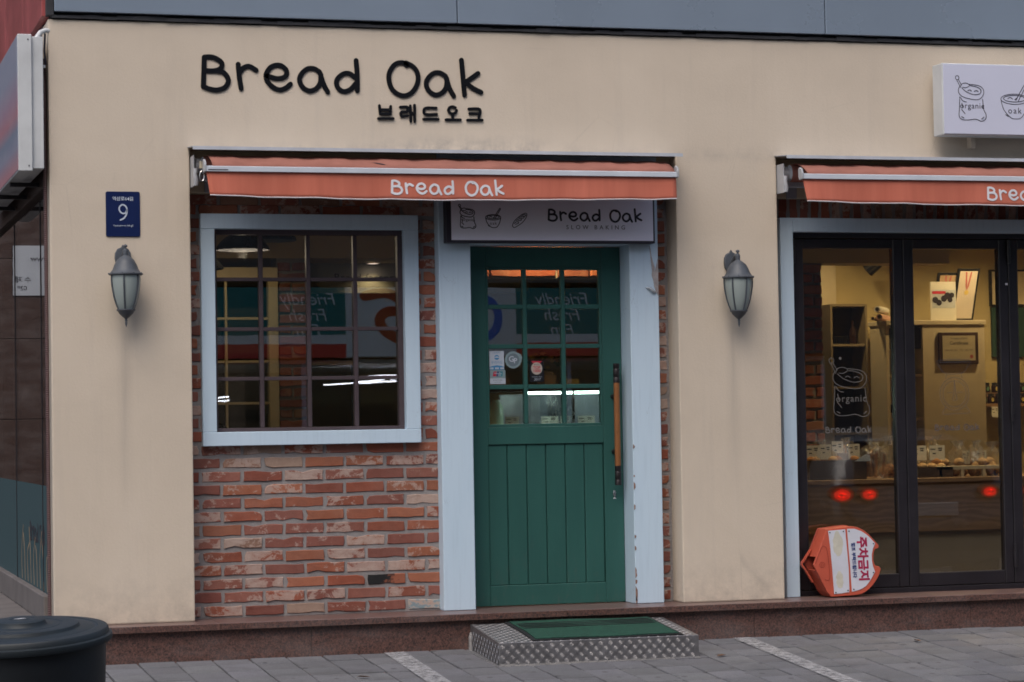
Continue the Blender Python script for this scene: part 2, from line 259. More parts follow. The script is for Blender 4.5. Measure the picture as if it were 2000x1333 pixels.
# ------------------------------------------------------------------ mesh helpers (world coordinates; build() makes them local to the parent)
class MB:
    def __init__(s): s.v = []; s.f = []
    def add(s, vs, fs):
        o = len(s.v); s.v += [tuple(p) for p in vs]; s.f += [tuple(i + o for i in f) for f in fs]; return s
    def box(s, x0, x1, y0, y1, z0, z1):
        return s.add([(x0, y0, z0), (x1, y0, z0), (x1, y1, z0), (x0, y1, z0), (x0, y0, z1), (x1, y0, z1), (x1, y1, z1), (x0, y1, z1)],
                     [(0, 3, 2, 1), (4, 5, 6, 7), (0, 1, 5, 4), (1, 2, 6, 5), (2, 3, 7, 6), (3, 0, 4, 7)])
    def prism(s, pts, fn, d0, d1):
        """outline pts (2-D) -> closed prism; fn(a, b, d) gives the 3-D point"""
        n = len(pts)
        s.add([fn(a, b, d0) for a, b in pts] + [fn(a, b, d1) for a, b in pts],
              [tuple(range(n)), tuple(range(2 * n - 1, n - 1, -1))] + [(i, n + i, n + (i + 1) % n, (i + 1) % n) for i in range(n)]); return s
    def lathe(s, prof, cx, cy, n=24, cap=True):
        vs = []; fs = []
        for r, z in prof:
            for k in range(n): a = 2 * PI * k / n; vs.append((cx + r * math.cos(a), cy + r * math.sin(a), z))
        for i in range(len(prof) - 1):
            for k in range(n): fs.append((i * n + k, i * n + (k + 1) % n, (i + 1) * n + (k + 1) % n, (i + 1) * n + k))
        if cap: fs.append(tuple(range(n - 1, -1, -1))); fs.append(tuple(range((len(prof) - 1) * n, len(prof) * n)))
        return s.add(vs, fs)
    def tube(s, path, r, n=8, cap=True):
        P = [Vector(p) for p in path]; R = r if isinstance(r, (list, tuple)) else [r] * len(P); vs = []; fs = []
        up = None
        for i, p in enumerate(P):
            d = (P[min(i + 1, len(P) - 1)] - P[max(i - 1, 0)]).normalized()
            if up is None: up = Vector((0, 0, 1)) if abs(d.z) < .9 else Vector((0, 1, 0))
            a = d.cross(up).normalized(); b = a.cross(d).normalized(); up = b
            for k in range(n): q = 2 * PI * k / n; vs.append(p + a * R[i] * math.cos(q) + b * R[i] * math.sin(q))
        for i in range(len(P) - 1):
            for k in range(n): fs.append((i * n + k, i * n + (k + 1) % n, (i + 1) * n + (k + 1) % n, (i + 1) * n + k))
        if cap: fs.append(tuple(range(n - 1, -1, -1))); fs.append(tuple(range((len(P) - 1) * n, len(P) * n)))
        return s.add(vs, fs)
    def build(s, name, m, parent=None, smooth=False, bevel=0, seg=1):
        off = wloc(parent) if parent else Vector((0, 0, 0))
        me = bpy.data.meshes.new(name); bm = bmesh.new(); vs = [bm.verts.new(Vector(v) - off) for v in s.v]
        for f in s.f:
            try: bm.faces.new([vs[i] for i in f])
            except ValueError: pass
        bmesh.ops.recalc_face_normals(bm, faces=bm.faces[:])
        if bevel:
            es = [e for e in bm.edges if len(e.link_faces) == 2 and e.calc_face_angle(0) > .6]
            bmesh.ops.bevel(bm, geom=es, offset=bevel, segments=seg, affect='EDGES', profile=.6, clamp_overlap=True)
        if smooth:
            for f in bm.faces: f.smooth = True
            for e in bm.edges:
                if len(e.link_faces) == 2 and e.calc_face_angle(0) > .7: e.smooth = False
        bm.to_mesh(me); bm.free(); me.materials.append(m)
        o = bpy.data.objects.new(name, me); C.objects.link(o)
        if parent: o.parent = parent
        return o
def wloc(o):
    v = Vector((0, 0, 0))
    while o: v += o.location; o = o.parent
    return v
def box(name, m, parent, x0, x1, y0, y1, z0, z1, bevel=0.0):
    return MB().box(x0, x1, y0, y1, z0, z1).build(name, m, parent, bevel=bevel)
def tag(o, label, cat, group=None, kind=None):
    if label: o['label'] = label
    if cat: o['category'] = cat
    if group: o['group'] = group
    if kind: o['kind'] = kind
    return o
def thing(name, label, cat, loc, group=None):
    o = bpy.data.objects.new(name, None); C.objects.link(o); o.location = loc; o.empty_display_size = .1
    return tag(o, label, cat, group)
def struct(o): o['kind'] = 'structure'; return o
def copy_tree(o, parent=None):
    c = o.copy(); C.objects.link(c); c.parent = parent
    for ch in o.children: copy_tree(ch, c)
    return c
def fXZ(y): return lambda a, b, d: (a, y + d, b)

def smooth_path(pts, k=6, closed=False):
    if len(pts) < 3: return list(pts)
    out = []; n = len(pts); rng = range(n if closed else n - 1)
    for i in rng:
        g = (lambda j: pts[j % n]) if closed else (lambda j: pts[max(0, min(n - 1, j))])
        p0, p1, p2, p3 = g(i - 1), g(i), g(i + 1), g(i + 2)
        for q in range(k):
            u = q / k; u2 = u * u; u3 = u2 * u
            out.append(tuple(.5 * (2 * p1[c] + (p2[c] - p0[c]) * u + (2 * p0[c] - 5 * p1[c] + 4 * p2[c] - p3[c]) * u2 + (3 * p1[c] - p0[c] - 3 * p2[c] + p3[c]) * u3) for c in (0, 1)))
    if not closed: out.append(tuple(pts[-1]))
    else: out.append(out[0])
    return out
def ribbon(mb, pts, wd, fn, depth, lift=0.0, k=6, closed=False):
    """a pen stroke of width wd as a closed solid ribbon; fn(a, b, d): d=0 at the back, depth at the front"""
    p = smooth_path(pts, k, closed); n = len(p); L = []; R = []
    for i in range(n):
        a = p[max(0, i - 1)]; b = p[min(n - 1, i + 1)]
        if closed and i in (0, n - 1): a = p[n - 2]; b = p[1]
        dx, dy = b[0] - a[0], b[1] - a[1]; h = math.hypot(dx, dy) or 1; nx, ny = -dy / h * wd / 2, dx / h * wd / 2
        L.append((p[i][0] + nx, p[i][1] + ny)); R.append((p[i][0] - nx, p[i][1] - ny))
    if not closed:                                     # rounded ends
        for end, sgn in ((0, -1), (n - 1, 1)):
            a = p[max(0, end - 1)]; b = p[min(n - 1, end + 1)]; dx, dy = b[0] - a[0], b[1] - a[1]; h = math.hypot(dx, dy) or 1; ux, uy = dx / h * sgn, dy / h * sgn
            cp = []
            for fr, rr in ((.55, .83), (.95, .32)):
                c = (p[end][0] + ux * wd / 2 * fr, p[end][1] + uy * wd / 2 * fr); vx, vy = -uy * sgn * wd / 2 * rr, ux * sgn * wd / 2 * rr
                cp.append(((c[0] + vx, c[1] + vy), (c[0] - vx, c[1] - vy)))
            if end == 0: L = [cp[1][0], cp[0][0]] + L; R = [cp[1][1], cp[0][1]] + R
            else: L += [cp[0][0], cp[1][0]]; R += [cp[0][1], cp[1][1]]
    n = len(L); d = depth + lift
    vs = [fn(a, b, d) for a, b in L] + [fn(a, b, d) for a, b in R] + [fn(a, b, 0) for a, b in L] + [fn(a, b, 0) for a, b in R]
    fs = []
    for i in range(n - 1):
        fs += [(i, i + 1, n + i + 1, n + i), (2 * n + i, 2 * n + i + 1, i + 1, i), (n + i, n + i + 1, 3 * n + i + 1, 3 * n + i)]
    if not closed: fs += [(0, n, 3 * n, 2 * n), (n - 1, 3 * n - 1, 4 * n - 1, 2 * n - 1)]
    mb.add(vs, fs)

# hand lettering, one list of pen strokes per letter (drawing units, y down)
_a1 = [[(815, 245), (780, 226), (740, 230), (705, 262), (695, 300), (715, 340), (755, 360), (795, 345), (820, 310), (824, 262)], [(818, 250), (840, 320), (865, 366)]]
BREAD_OAK = [
    [[(128, 165), (124, 250), (120, 340)], [(128, 165), (180, 166), (228, 195), (226, 228), (190, 245), (130, 245)], [(185, 245), (240, 255), (269, 300), (248, 342), (200, 359), (150, 351), (120, 338)]],
    [[(328, 205), (335, 290), (344, 350)], [(334, 262), (355, 230), (392, 217), (435, 240)]],
    [[(500, 272), (560, 288), (608, 276), (617, 242), (588, 213), (553, 209), (518, 225), (494, 266), (502, 305), (535, 340), (575, 355), (612, 343), (640, 320)]],
    _a1,
    [[(1032, 278), (1000, 255), (965, 255), (930, 280), (918, 312), (932, 346), (965, 362), (1005, 347), (1037, 312)], [(1040, 175), (1045, 260), (1045, 356)]],
    [[(1352, 202), (1325, 185), (1280, 195), (1246, 240), (1240, 290), (1258, 345), (1300, 378), (1345, 383), (1390, 355), (1418, 300), (1416, 245), (1388, 207), (1345, 186)]],
    [[(x + 775, y + 18) for x, y in s] for s in _a1],
    [[(1692, 165), (1700, 270), (1708, 378)], [(1795, 245), (1745, 280), (1708, 303)], [(1716, 300), (1760, 335), (1812, 360)]]]
BREAD_OAK = [[[((x - 110) / 1715, (372 - (y - (x - 110) * .0135)) / 1715) for x, y in s] for s in l] for l in BREAD_OAK]
KOR = [
    [[(1202, 470), (1206, 517)], [(1270, 474), (1267, 517)], [(1205, 494), (1268, 494)], [(1206, 518), (1268, 518)], [(1195, 546), (1283, 546)]],
    [[(1328, 478), (1370, 478), (1368, 504), (1334, 507), (1335, 532), (1372, 528)], [(1388, 470), (1390, 562)], [(1414, 466), (1414, 562)], [(1390, 514), (1412, 512)]],
    [[(1546, 482), (1478, 484), (1478, 519), (1548, 518)], [(1468, 548), (1557, 548)]],
    [[(1645 + 25 * math.cos(q * PI / 4), 494 + 21 * math.sin(q * PI / 4)) for q in range(8)], [(1645, 518), (1646, 548)], [(1604, 551), (1692, 551)]],
    [[(1745, 486), (1812, 488), (1805, 538)], [(1750, 513), (1805, 512)], [(1736, 552), (1826, 552)]]]
def lettering(parent, name, m, x, z, width, y, stroke=.0165, depth=.0015, step=.0004, letters=BREAD_OAK, fn=None):
    """letters standing on the plane Y = y, each letter one object"""
    if fn is None: fn = lambda a, b, d: (x + a * width, y - d, z + b * width)
    for l in letters:
        mb = MB()
        for i, s in enumerate(l): ribbon(mb, s, stroke, fn, depth, i * step, 5)
        mb.build(name, m, parent)
def icon(strokes, ox, oy, sc, y, wd, m, parent, name, depth=.0012, fn=None):
    mb = MB(); f = fn or (lambda a, b, d: (ox + a * sc, y - d, oy + b * sc))
    for i, s in enumerate(strokes): ribbon(mb, s, wd, f, depth, i * .00012, 4)
    return mb.build(name, m, parent)
def circ(cx, cy, rx, ry=None, n=14, a0=0, a1=2 * PI): ry = ry or rx; return [(cx + rx * math.cos(a0 + (a1 - a0) * q / n), cy + ry * math.sin(a0 + (a1 - a0) * q / n)) for q in range(n + 1)]
def norm(strokes, cx, by, h): return [[((x - cx) / h, (by - y) / h) for x, y in s] for s in strokes]
SACK = norm([circ(1637, 437, 11), [(1644, 447), (1662, 478)], [(1634, 449), (1652, 484)], [(1655, 492), (1664, 472), (1690, 466), (1712, 478), (1690, 492), (1670, 490)],
    [(1652, 482), (1642, 512), (1662, 540), (1720, 556), (1768, 556), (1795, 530), (1796, 500), (1770, 480), (1712, 472)], [(1664, 494), (1690, 514), (1735, 530), (1774, 524), (1780, 502), (1752, 486), (1716, 480)],
    [(1650, 545), (1647, 600), (1644, 652), (1662, 671), (1700, 673), (1745, 668), (1780, 679), (1806, 666), (1809, 640), (1796, 612), (1790, 556)], [(1655, 548), (1668, 566), (1690, 572)], [(1662, 580), (1668, 606)], [(1660, 615), (1680, 638)],
    [(1700, 508), (1712, 504), (1722, 510)], [(1740, 512), (1752, 506), (1764, 512)], [(1784, 600), (1796, 596)], [(1658, 655), (1672, 662)], [(1782, 666), (1796, 655)]], 1725, 680, 260)
BOWL = norm([circ(1960, 555, 82, 28), circ(1960, 552, 66, 18), [(1879, 565), (1895, 615), (1935, 656), (1965, 663), (2000, 655), (2028, 612), (2041, 565)], [(1968, 562), (2005, 500), (2032, 462)], [(1982, 566), (2016, 508), (2040, 468), (2032, 460)], [(1920, 552), (1935, 546), (1948, 554)], [(1962, 558), (1975, 548)], [(1905, 640), (1920, 650)]], 1960, 665, 260)
LOAF = norm([[(580, 692), (598, 650), (648, 602), (698, 570), (726, 566), (733, 585), (716, 622), (680, 662), (632, 694), (598, 709), (580, 692)], [(600, 668), (622, 652), (645, 655), (640, 668), (612, 676)], [(622, 640), (650, 622), (676, 626), (668, 638), (640, 640)], [(650, 612), (676, 598), (704, 602), (696, 614), (670, 614)], [(680, 590), (704, 578), (722, 584), (716, 594), (700, 594)]], 656, 715, 195)
SCALE_ICON = norm([[(1530, 880), (1580, 874), (1690, 874), (1732, 880), (1716, 912), (1680, 948), (1585, 950), (1548, 912), (1530, 880)], [(1548, 888), (1720, 886)], [(1590, 955), (1582, 975)], [(1675, 952), (1684, 972)], circ(1635, 1062, 88, 90), circ(1635, 1062, 70, 72), [(1635, 985), (1642, 1060), (1648, 1092), (1622, 1094), (1630, 1060), (1635, 985)], [(1580, 1135), (1562, 1172), (1640, 1170), (1722, 1166), (1702, 1132)], [(1590, 1055), (1620, 1055)], [(1652, 1053), (1684, 1053)]], 1632, 1175, 300)

def text(parent, name, body, m, size, fn, spacing=1.0, shear=0.0, bold=0.0, align='CENTER', depth=.0012):
    cu = bpy.data.curves.new(name, 'FONT'); cu.body = body; cu.size = size; cu.space_character = spacing; cu.shear = shear; cu.align_x = align; cu.align_y = 'CENTER'; cu.offset = bold; cu.resolution_u = 3
    ob = bpy.data.objects.new(name, cu); C.objects.link(ob); dg = bpy.context.evaluated_depsgraph_get()
    me = bpy.data.meshes.new_from_object(ob.evaluated_get(dg)); bpy.data.objects.remove(ob); bpy.data.curves.remove(cu)
    off = wloc(parent)
    for v in me.vertices: v.co = Vector(fn(v.co.x, v.co.y, depth)) - off
    me.materials.clear(); me.materials.append(m); me.update(); o = bpy.data.objects.new(name, me); C.objects.link(o); o.parent = parent; return o
def front(cx, cz, y, sx=1): return lambda a, b, d: (cx + a * sx, y - d, cz + b)

# ------------------------------------------------------------------ bricks
_bm = {}
def brick_mesh(L, H, D, var, m, rough=1.0):
    key = (round(L, 3), round(H, 3), D, var, m.name)
    if key in _bm: return _bm[key]
    rr = random.Random(hash(key[:4]) % 9999 + var); hx, hz = L / 2, H / 2
    per = []
    nx = 4 if L > .12 else 2
    for i in range(nx): per.append((-hx + L * i / nx, -hz))
    per.append((hx, -hz)); per.append((hx, 0))
    for i in range(nx): per.append((hx - L * i / nx, hz))
    per.append((-hx, hz)); per.append((-hx, 0))
    J = .0058 * rough; out = []
    chip = rr.randrange(len(per)) if rr.random() < .6 else -1
    for i, (a, b) in enumerate(per):
        ja, jb = rr.uniform(0, J), rr.uniform(0, J); 
        if i == chip: ja += rr.uniform(.004, .014); jb += rr.uniform(.004, .012)
        if nx == 4 and i in (1, 2, 3, 7, 8, 9): ja = rr.uniform(-.008, .008)
        sa = 0 if abs(a) < 1e-6 else math.copysign(1, a); out.append((a - ja * (sa if abs(a) > hx * .9 else 1), b - jb * math.copysign(1, b) if b else b))
    n = len(out); e = .0032
    vs = [(a * (1 - e / hx), rr.uniform(0, .0022), b * (1 - e / hz)) for a, b in out] + [(a, .005, b) for a, b in out] + [(a, D, b) for a, b in out]
    bm = bmesh.new(); V = [bm.verts.new(v) for v in vs]
    bm.faces.new(V[:n][::-1])
    for k in (0, n):
        for i in range(n): bm.faces.new((V[k + i], V[k + (i + 1) % n], V[k + n + (i + 1) % n], V[k + n + i]))
    bmesh.ops.recalc_face_normals(bm, faces=bm.faces[:])
    for f in bm.faces: f.smooth = False
    me = bpy.data.meshes.new('brick'); bm.to_mesh(me); bm.free(); me.materials.append(m); _bm[key] = me; return me
PAL = [(.29, .088, .052), (.32, .108, .062), (.255, .078, .052), (.235, .085, .065), (.34, .125, .070), (.275, .105, .078), (.30, .18, .13), (.34, .245, .19), (.215, .072, .058)]
def put_brick(parent, cx, y, cz, L, H, m=None, D=.03, cols=PAL, pal=None, vert=False):
    m = m or BRICK; me = brick_mesh(L, H, D, random.randrange(8), m); o = bpy.data.objects.new('brick', me); C.objects.link(o); o.parent = parent
    o.location = Vector((cx, y + random.uniform(-.003, .003), cz)) - wloc(parent)
    o.rotation_euler = (random.uniform(-.006, .006), random.uniform(-.006, .006) + (PI / 2 if vert else 0), 0)
    c = pal or random.choices(cols, [4, 4, 4, 4, 4, 4, 1.3, .8, 2][:len(cols)])[0]; k = random.uniform(.86, 1.18); o.color = (c[0] * k, c[1] * k, c[2] * k, 1); return o
def brick_field(parent, x0, x1, z0, z1, y, holes=(), m=None, pitch=.0786, L=.233, jx=.0135, h=.0635, offs=0, D=.03, cols=PAL, special=None, stag=.5):
    r = 0; z = z0 + pitch / 2
    while z + h / 2 < z1 + .02:
        s = x0 - (offs + (L + jx) * (stag if r % 2 else 0)) % (L + jx); k = 0
        while s < x1:
            segs = [(max(s, x0 + .004), min(s + L, x1 - .004))]
            for hx0, hx1, hz0, hz1 in holes:
                if z + h / 2 > hz0 and z - h / 2 < hz1:
                    ns = []
                    for a, b in segs:
                        if b <= hx0 or a >= hx1: ns.append((a, b)); continue
                        if a < hx0: ns.append((a, hx0))
                        if b > hx1: ns.append((hx1, b))
                    segs = ns
            for a, b in segs:
                if b - a > .028:
                    q = special(r, k) if special and b - a > .2 else None
                    put_brick(parent, (a + b) / 2, y, min(z, z1 - h / 2 - .002) + random.uniform(-.002, .002), b - a, h * random.uniform(.96, 1.03), m if q is None or q[0] is None else q[0], D, cols, q[1] if q else None)
            s += L + jx; k += 1
        z += pitch; r += 1

# ================================================================== ground
SL = .07; YP = -3.2
def gz(y): return SL * (y + .17) if y > YP else SL * (YP + .17)
ZR = gz(YP) - .11
MB().add([(-60, -60, ZR - .006), (60, -60, ZR - .006), (60, 60, ZR - .006), (-60, 60, ZR - .006)], [(0, 1, 2, 3)]).build('ground', ASPH)['kind'] = 'structure'
road = struct(MB().add([(-60, -17, ZR), (60, -17, ZR), (60, YP - .15, ZR), (-60, YP - .15, ZR)], [(0, 1, 2, 3)]).build('road', ASPH))
b = MB(); b.add([(-40, .6, gz(.6) - .012), (40, .6, gz(.6) - .012), (40, YP, gz(YP) - .012), (-40, YP, gz(YP) - .012), (-40, YP, ZR - .1), (40, YP, ZR - .1)], [(0, 3, 2, 1), (3, 4, 5, 2)])
pave = struct(b.build('pavement', GROUT))
struct(MB().box(-40, 40, YP - .15, YP, ZR - .1, gz(YP) - .004).build('kerb', STEP, None, bevel=.015))
TW, TD = .213, .236
tm = MB().box(-TW / 2 + .0045, TW / 2 - .0045, -TD / 2 + .005, TD / 2 - .005, -.03, 0).build('paving_tile', PAVE, pave, bevel=.004)
first = True
for j in range(8):
    for i in range(35):
        o = tm if first else tm.copy()
        if not first: C.objects.link(o)
        first = False
        yc = -.17 - TD * (j + .5) + .06; xc = -3.35 + TW * (i + .5) - .02 * (yc + .17)
        if yc + TD / 2 > .15: yc -= 0
        o.location = (xc, yc, gz(yc) + random.uniform(-.003, .003)); o.rotation_euler = (math.atan(SL) + random.uniform(-.005, .005), random.uniform(-.005, .005), random.uniform(-.004, .004) + .02)
        k = random.uniform(.72, 1.18); o.color = (k, k * random.uniform(.97, 1.01), k * random.uniform(.98, 1.05), 1)
def paint_line(xa, ya, xb, yb, wd, label):
    d = Vector((xb - xa, yb - ya)).normalized(); n = Vector((-d.y, d.x)) * wd / 2; b = MB(); N = 14; vs = []
    for q in range(N + 1):
        x = xa + (xb - xa) * q / N; y = ya + (yb - ya) * q / N
        for s in (-1, 1): vs.append((x + s * n.x, y + s * n.y, gz(y) + .0075))
    b.add(vs, [(2 * q, 2 * q + 2, 2 * q + 3, 2 * q + 1) for q in range(N)])
    return tag(b.build('painted_line', LINE), label, 'road marking')
paint_line(-.585, -.2, -.60, -2.6, .125, 'worn white parking line running out from the granite plinth left of the metal step')
paint_line(1.575, -.2, 1.545, -3.1, .115, 'worn white parking line running out from the plinth below the orange plastic sign')

# ================================================================== bakery building
B = thing('bakery_building', 'bakery with cream stucco piers, red brick infill and grey panel fascia', 'building', (0, 0, 0))
MB().prism([(-2.52, .2105), (-1.715, .2105), (-1.715, 2.95), (1.28, 2.95), (1.28, .2105), (1.945, .2105), (1.945, 2.95), (5.1, 2.95), (5.1, .2105), (5.9, .2105), (5.9, 3.682), (-2.52, 3.682)], lambda a, c, d: (a, d, c), 0, .34).build('stucco_wall', MATS['stucco'], B, bevel=.009, seg=2)
# fascia of composite panels above
fa = box('fascia', DARKGAP, B, -2.50, 5.9, .02, .33, 3.6825, 6.0)
ragged = MB()                                                     # ragged sealant along the top of the render
for q in range(90):
    x = -2.5 + q * .0935; ragged.box(x, x + .093, -.012 - random.uniform(0, .006), .0195, 3.684 + random.uniform(0, .004), 3.70 + random.uniform(-.002, .012))
ragged.build('sealant_strip', DARKGAP, B)
for x0, x1 in ((-2.485, -.1035), (-.0975, 2.2765), (2.2825, 4.66), (4.666, 5.9)):
    for z0, z1 in ((3.722, 4.70), (4.706, 5.9)):
        box('fascia_panel', FASCIA, fa, x0, x1, -.035, .0195, z0, z1, .003)
# ---- granite plinth: kerb-like cap with a lip over upright slabs
pl = MB().box(-2.46, 5.9, -.165, .5, -.25, .172).build('plinth', MORTAR, B)
x = -2.50
for wd in (1.43, 1.52, 1.22, 1.45, 1.5, 1.4):
    box('granite_slab', GRAN, pl, x, min(x + wd - .003, 5.9), -.172, -.1655, -.24, .1715); x += wd
x = -2.52
for wd in (.92, 2.07, 1.72, 1.9, 1.8):
    box('granite_cap', GRANTOP, pl, x, min(x + wd - .002, 5.9), -.205, .5, .172, .21, .003); x += wd
# cap edge facing the street is fresh cut granite
x = -2.52
for wd in (.92, 2.07, 1.72, 1.9, 1.8):
    box('granite_edge', GRAN, pl, x + .001, min(x + wd - .003, 5.9), -.208, -.2052, .1735, .2075); x += wd

# ---- brick infill of the first bay
bw = MB()
for a in ((-1.7145, -1.60, .211, 2.949), (-1.5999, -.3601, .211, 1.26), (-1.5999, -.3601, 2.54, 2.949), (-.36, -.02, .211, 2.949), (-.0199, .9999, 2.44, 2.949), (1.0, 1.2795, .211, 2.949)):
    bw.box(a[0], a[1], .1835, .335, a[2], a[3])
bw = bw.build('brick_wall', MORTAR, B)
def special(r, k): return {(2, 5): (SOOT, (1, 1, 1)), (0, 6): (DAUB, (1, 1, 1))}.get((r, k))
brick_field(bw, -1.7145, -.2, .212, 2.70, .176, holes=[(-1.60, -.36, 1.262, 2.545)], offs=.17, special=special)
brick_field(bw, 1.186, 1.279, .212, 2.72, .176, L=.075, jx=.2, offs=-.004, stag=0)
for bx in (-1.7145, 1.946):
    box('soffit_beam', CREAM, B, bx + .003, (1.2795 if bx < 0 else 5.0985), .10, .19, 2.705 if bx > 0 else 2.70, 2.949, .004)

# ---- window
W = bpy.data.objects.new('window', None); C.objects.link(W); W.parent = B; W.location = (-.98, .13, 1.218)
fx0, fx1, fz0, fz1, gx0, gx1, gz0, gz1 = -1.636, -.322, 1.218, 2.583, -1.553, -.410, 1.300, 2.494
box('casing', BLUE, W, fx0, fx1, .125, .30, fz0, gz0, .003); box('casing', BLUE, W, fx0, fx1, .125, .30, gz1, fz1, .003)
box('casing', BLUE, W, fx0, gx0, .1265, .30, gz0 + .0005, gz1 - .0005, .003); box('casing', BLUE, W, gx1, fx1, .1265, .30, gz0 + .0005, gz1 - .0005, .003)
for a in ((gx0, gx1, gz0, gz0 + .022), (gx0, gx1, gz1 - .03, gz1), (gx0, gx0 + .018, gz0 + .0225, gz1 - .0305), (gx1 - .03, gx1, gz0 + .0225, gz1 - .0305)):
    box('sash', WINMETAL, W, a[0], a[1], .18, .235, a[2], a[3], .002)
vx = [gx0 + .018, -1.270, -.984, -.699, gx1 - .03]; hz = [gz0 + .022, 1.612, 1.905, 2.200, gz1 - .03]; mw = .012
for xx in vx[1:-1]: box('muntin', WINMETAL, W, xx - mw, xx + mw, .188, .228, hz[0] + .0005, hz[-1] - .0005, .002)
for zz in hz[1:-1]:
    for i in range(4): box('muntin', WINMETAL, W, vx[i] + (mw + .0005 if i else .0005), vx[i + 1] - (mw + .0005 if i < 3 else .0005), .190, .226, zz - mw * .9, zz + mw * .9, .002)
for i in range(4):
    for j in range(4): box('pane', GLASS, W, vx[i] + (mw if i else 0) - .003, vx[i + 1] - (mw if i < 3 else 0) + .003, .2125, .2165, hz[j] + (mw if j else 0) * .9 - .003, hz[j + 1] - (mw if j < 3 else 0) * .9 + .003)

# ---- door surround
for nm, a in (('jamb', (-.209, -.012, .08, .30, .2105, 2.95)), ('jamb', (.998, 1.184, .08, .30, .2105, 2.95)), ('door_header', (-.0115, .9975, .083, .30, 2.407, 2.95))):
    box(nm, BLUE, B, *a, .004)
pd = MB()                                                          # where the paint has flaked off the right jamb
fl = [(1.182, 2.325), (1.170, 2.28), (1.158, 2.235), (1.160, 2.27), (1.150, 2.30), (1.140, 2.335), (1.135, 2.38), (1.128, 2.40), (1.133, 2.345), (1.138, 2.29), (1.143, 2.25), (1.140, 2.22), (1.150, 2.185), (1.155, 2.15), (1.165, 2.12), (1.176, 2.10), (1.182, 2.09)]
pd.prism(fl, fXZ(.0765), 0, .003).build('bare_patch', PRIMER, B)
curl = MB(); cp = [(1.100, 2.142), (1.118, 2.140), (1.136, 2.130), (1.152, 2.118), (1.166, 2.117)]
for i, (a, c) in enumerate(cp): 
    hw = [.003, .009, .016, .014, .005][i]; dpt = [.002, .012, .022, .020, .006][i]; curl.add([(a, .079, c + hw), (a, .079 - dpt, c), (a, .079 - dpt * .6, c - hw)], [])
curl.f = [(3 * i + k, 3 * i + 3 + k, 3 * i + 4 + k, 3 * i + 1 + k) for i in range(4) for k in (0, 1)]
cu = curl.build('paint_curl', PEEL, B, smooth=True); sm = cu.modifiers.new('thick', 'SOLIDIFY'); sm.thickness = .0015
ch = MB()
for z, h in ((1.17, .03), (.99, .012), (.93, .05), (.80, .035), (.62, .02), (.55, .03), (.40, .07), (.345, .03), (.27, .10), (.235, .05)):
    pts = [(.999, z - h / 2)] + [(.999 + random.uniform(.006, .013), z - h / 2 + h * q / 4) for q in range(1, 4)] + [(.999, z + h / 2)]
    ch.prism(pts, fXZ(.0775), 0, .003)
ch.build('chipped_edge', CHIPW, B)

# ---- door leaf
D = bpy.data.objects.new('door', None); C.objects.link(D); D.parent = B; D.location = (.5, .26, .212)
def dbox(nm, m, *a, bevel=.003): return box(nm, m, D, *a, bevel)
dbox('stile', GREEN, .004, .130, .26, .305, .214, 2.404); dbox('stile', GREEN, .872, .995, .26, .305, .214, 2.404)
dbox('rail', GREEN, .1303, .8717, .2605, .305, 2.280, 2.404); dbox('rail', GREEN, .1303, .8717, .2605, .305, 1.195, 1.302); dbox('rail', GREEN, .1303, .8717, .2605, .305, .214, .338)
for a in ((.1303, .145, 1.3025, 2.2795), (.857, .8717, 1.3025, 2.2795), (.1453, .8567, 2.263, 2.2795), (.1453, .8567, 1.3025, 1.3195)):
    dbox('bead', GREEN, a[0], a[1], .265, .30, a[2], a[3], bevel=.002)
dcx = [.145, .378, .624, .857]; drz = [1.3195, 1.546, 1.794, 2.037, 2.263]
for xx in dcx[1:3]: dbox('glazing_bar', GREEN, xx - .0125, xx + .0125, .263, .30, 1.32, 2.2625)
for zz in drz[1:4]:
    for i in range(3): dbox('glazing_bar', GREEN, dcx[i] + (.0128 if i else .0004), dcx[i + 1] - (.0128 if i < 2 else .0004), .264, .30, zz - .0135, zz + .0135)
for i in range(3):
    for j in range(4): dbox('pane', GLASS, dcx[i] + .002, dcx[i + 1] - .002, .281, .285, drz[j] + .002, drz[j + 1] - .002, bevel=0)
dbox('backing_board', GREEN, .1303, .8717, .286, .304, .3385, 1.1945, bevel=0)
for i in range(6):
    x0 = .1315 + i * .1236; dbox('plank', GREEN, x0, x0 + .1186, .2715, .2858, .3385, 1.1945, bevel=.004)
MB().lathe([(.0185, 1.053), (.0185, 1.563)], .935, .185, 16).build('handle_grip', WOODH, D, smooth=True)
for z0, z1 in ((.934, 1.0525), (1.5635, 1.682)):
    s = 1 if z0 > 1.2 else -1; zz = sorted((z0, z1))
    prof = [(.020, zz[0]), (.020, zz[0] + .03), (.0185, zz[0] + .032), (.0185, zz[0] + .036), (.0198, zz[0] + .038), (.0198, zz[1] - .036), (.0185, zz[1] - .034), (.0185, zz[1] - .030), (.020, zz[1] - .028), (.020, zz[1])]
    MB().lathe(prof, .935, .185, 16).build('handle_cap', BRONZE, D, smooth=True)
for z in (1.479, 1.139): MB().tube([(.935, .185, z), (.935, .2595, z)], [.009, .016], 10).build('handle_standoff', BRONZE, D, smooth=True)
MB().prism([(.935 + .010 * math.cos(q * PI / 8), .88 + .021 * math.sin(q * PI / 8)) for q in range(16)], fXZ(.254), 0, .007).build('lock_cover', CHROME, D, bevel=.002)
MB().prism([(.925, .881), (.936, .872), (.938, .886)], fXZ(.2475), 0, .0065).build('lock_flap', CHROME, D)
MB().prism([(.925, .853), (.932, .857), (.945, .852), (.943, .848), (.936, .851), (.928, .847)], fXZ(.2585), 0, .0015).build('scraped_paint', WHITEP, D)

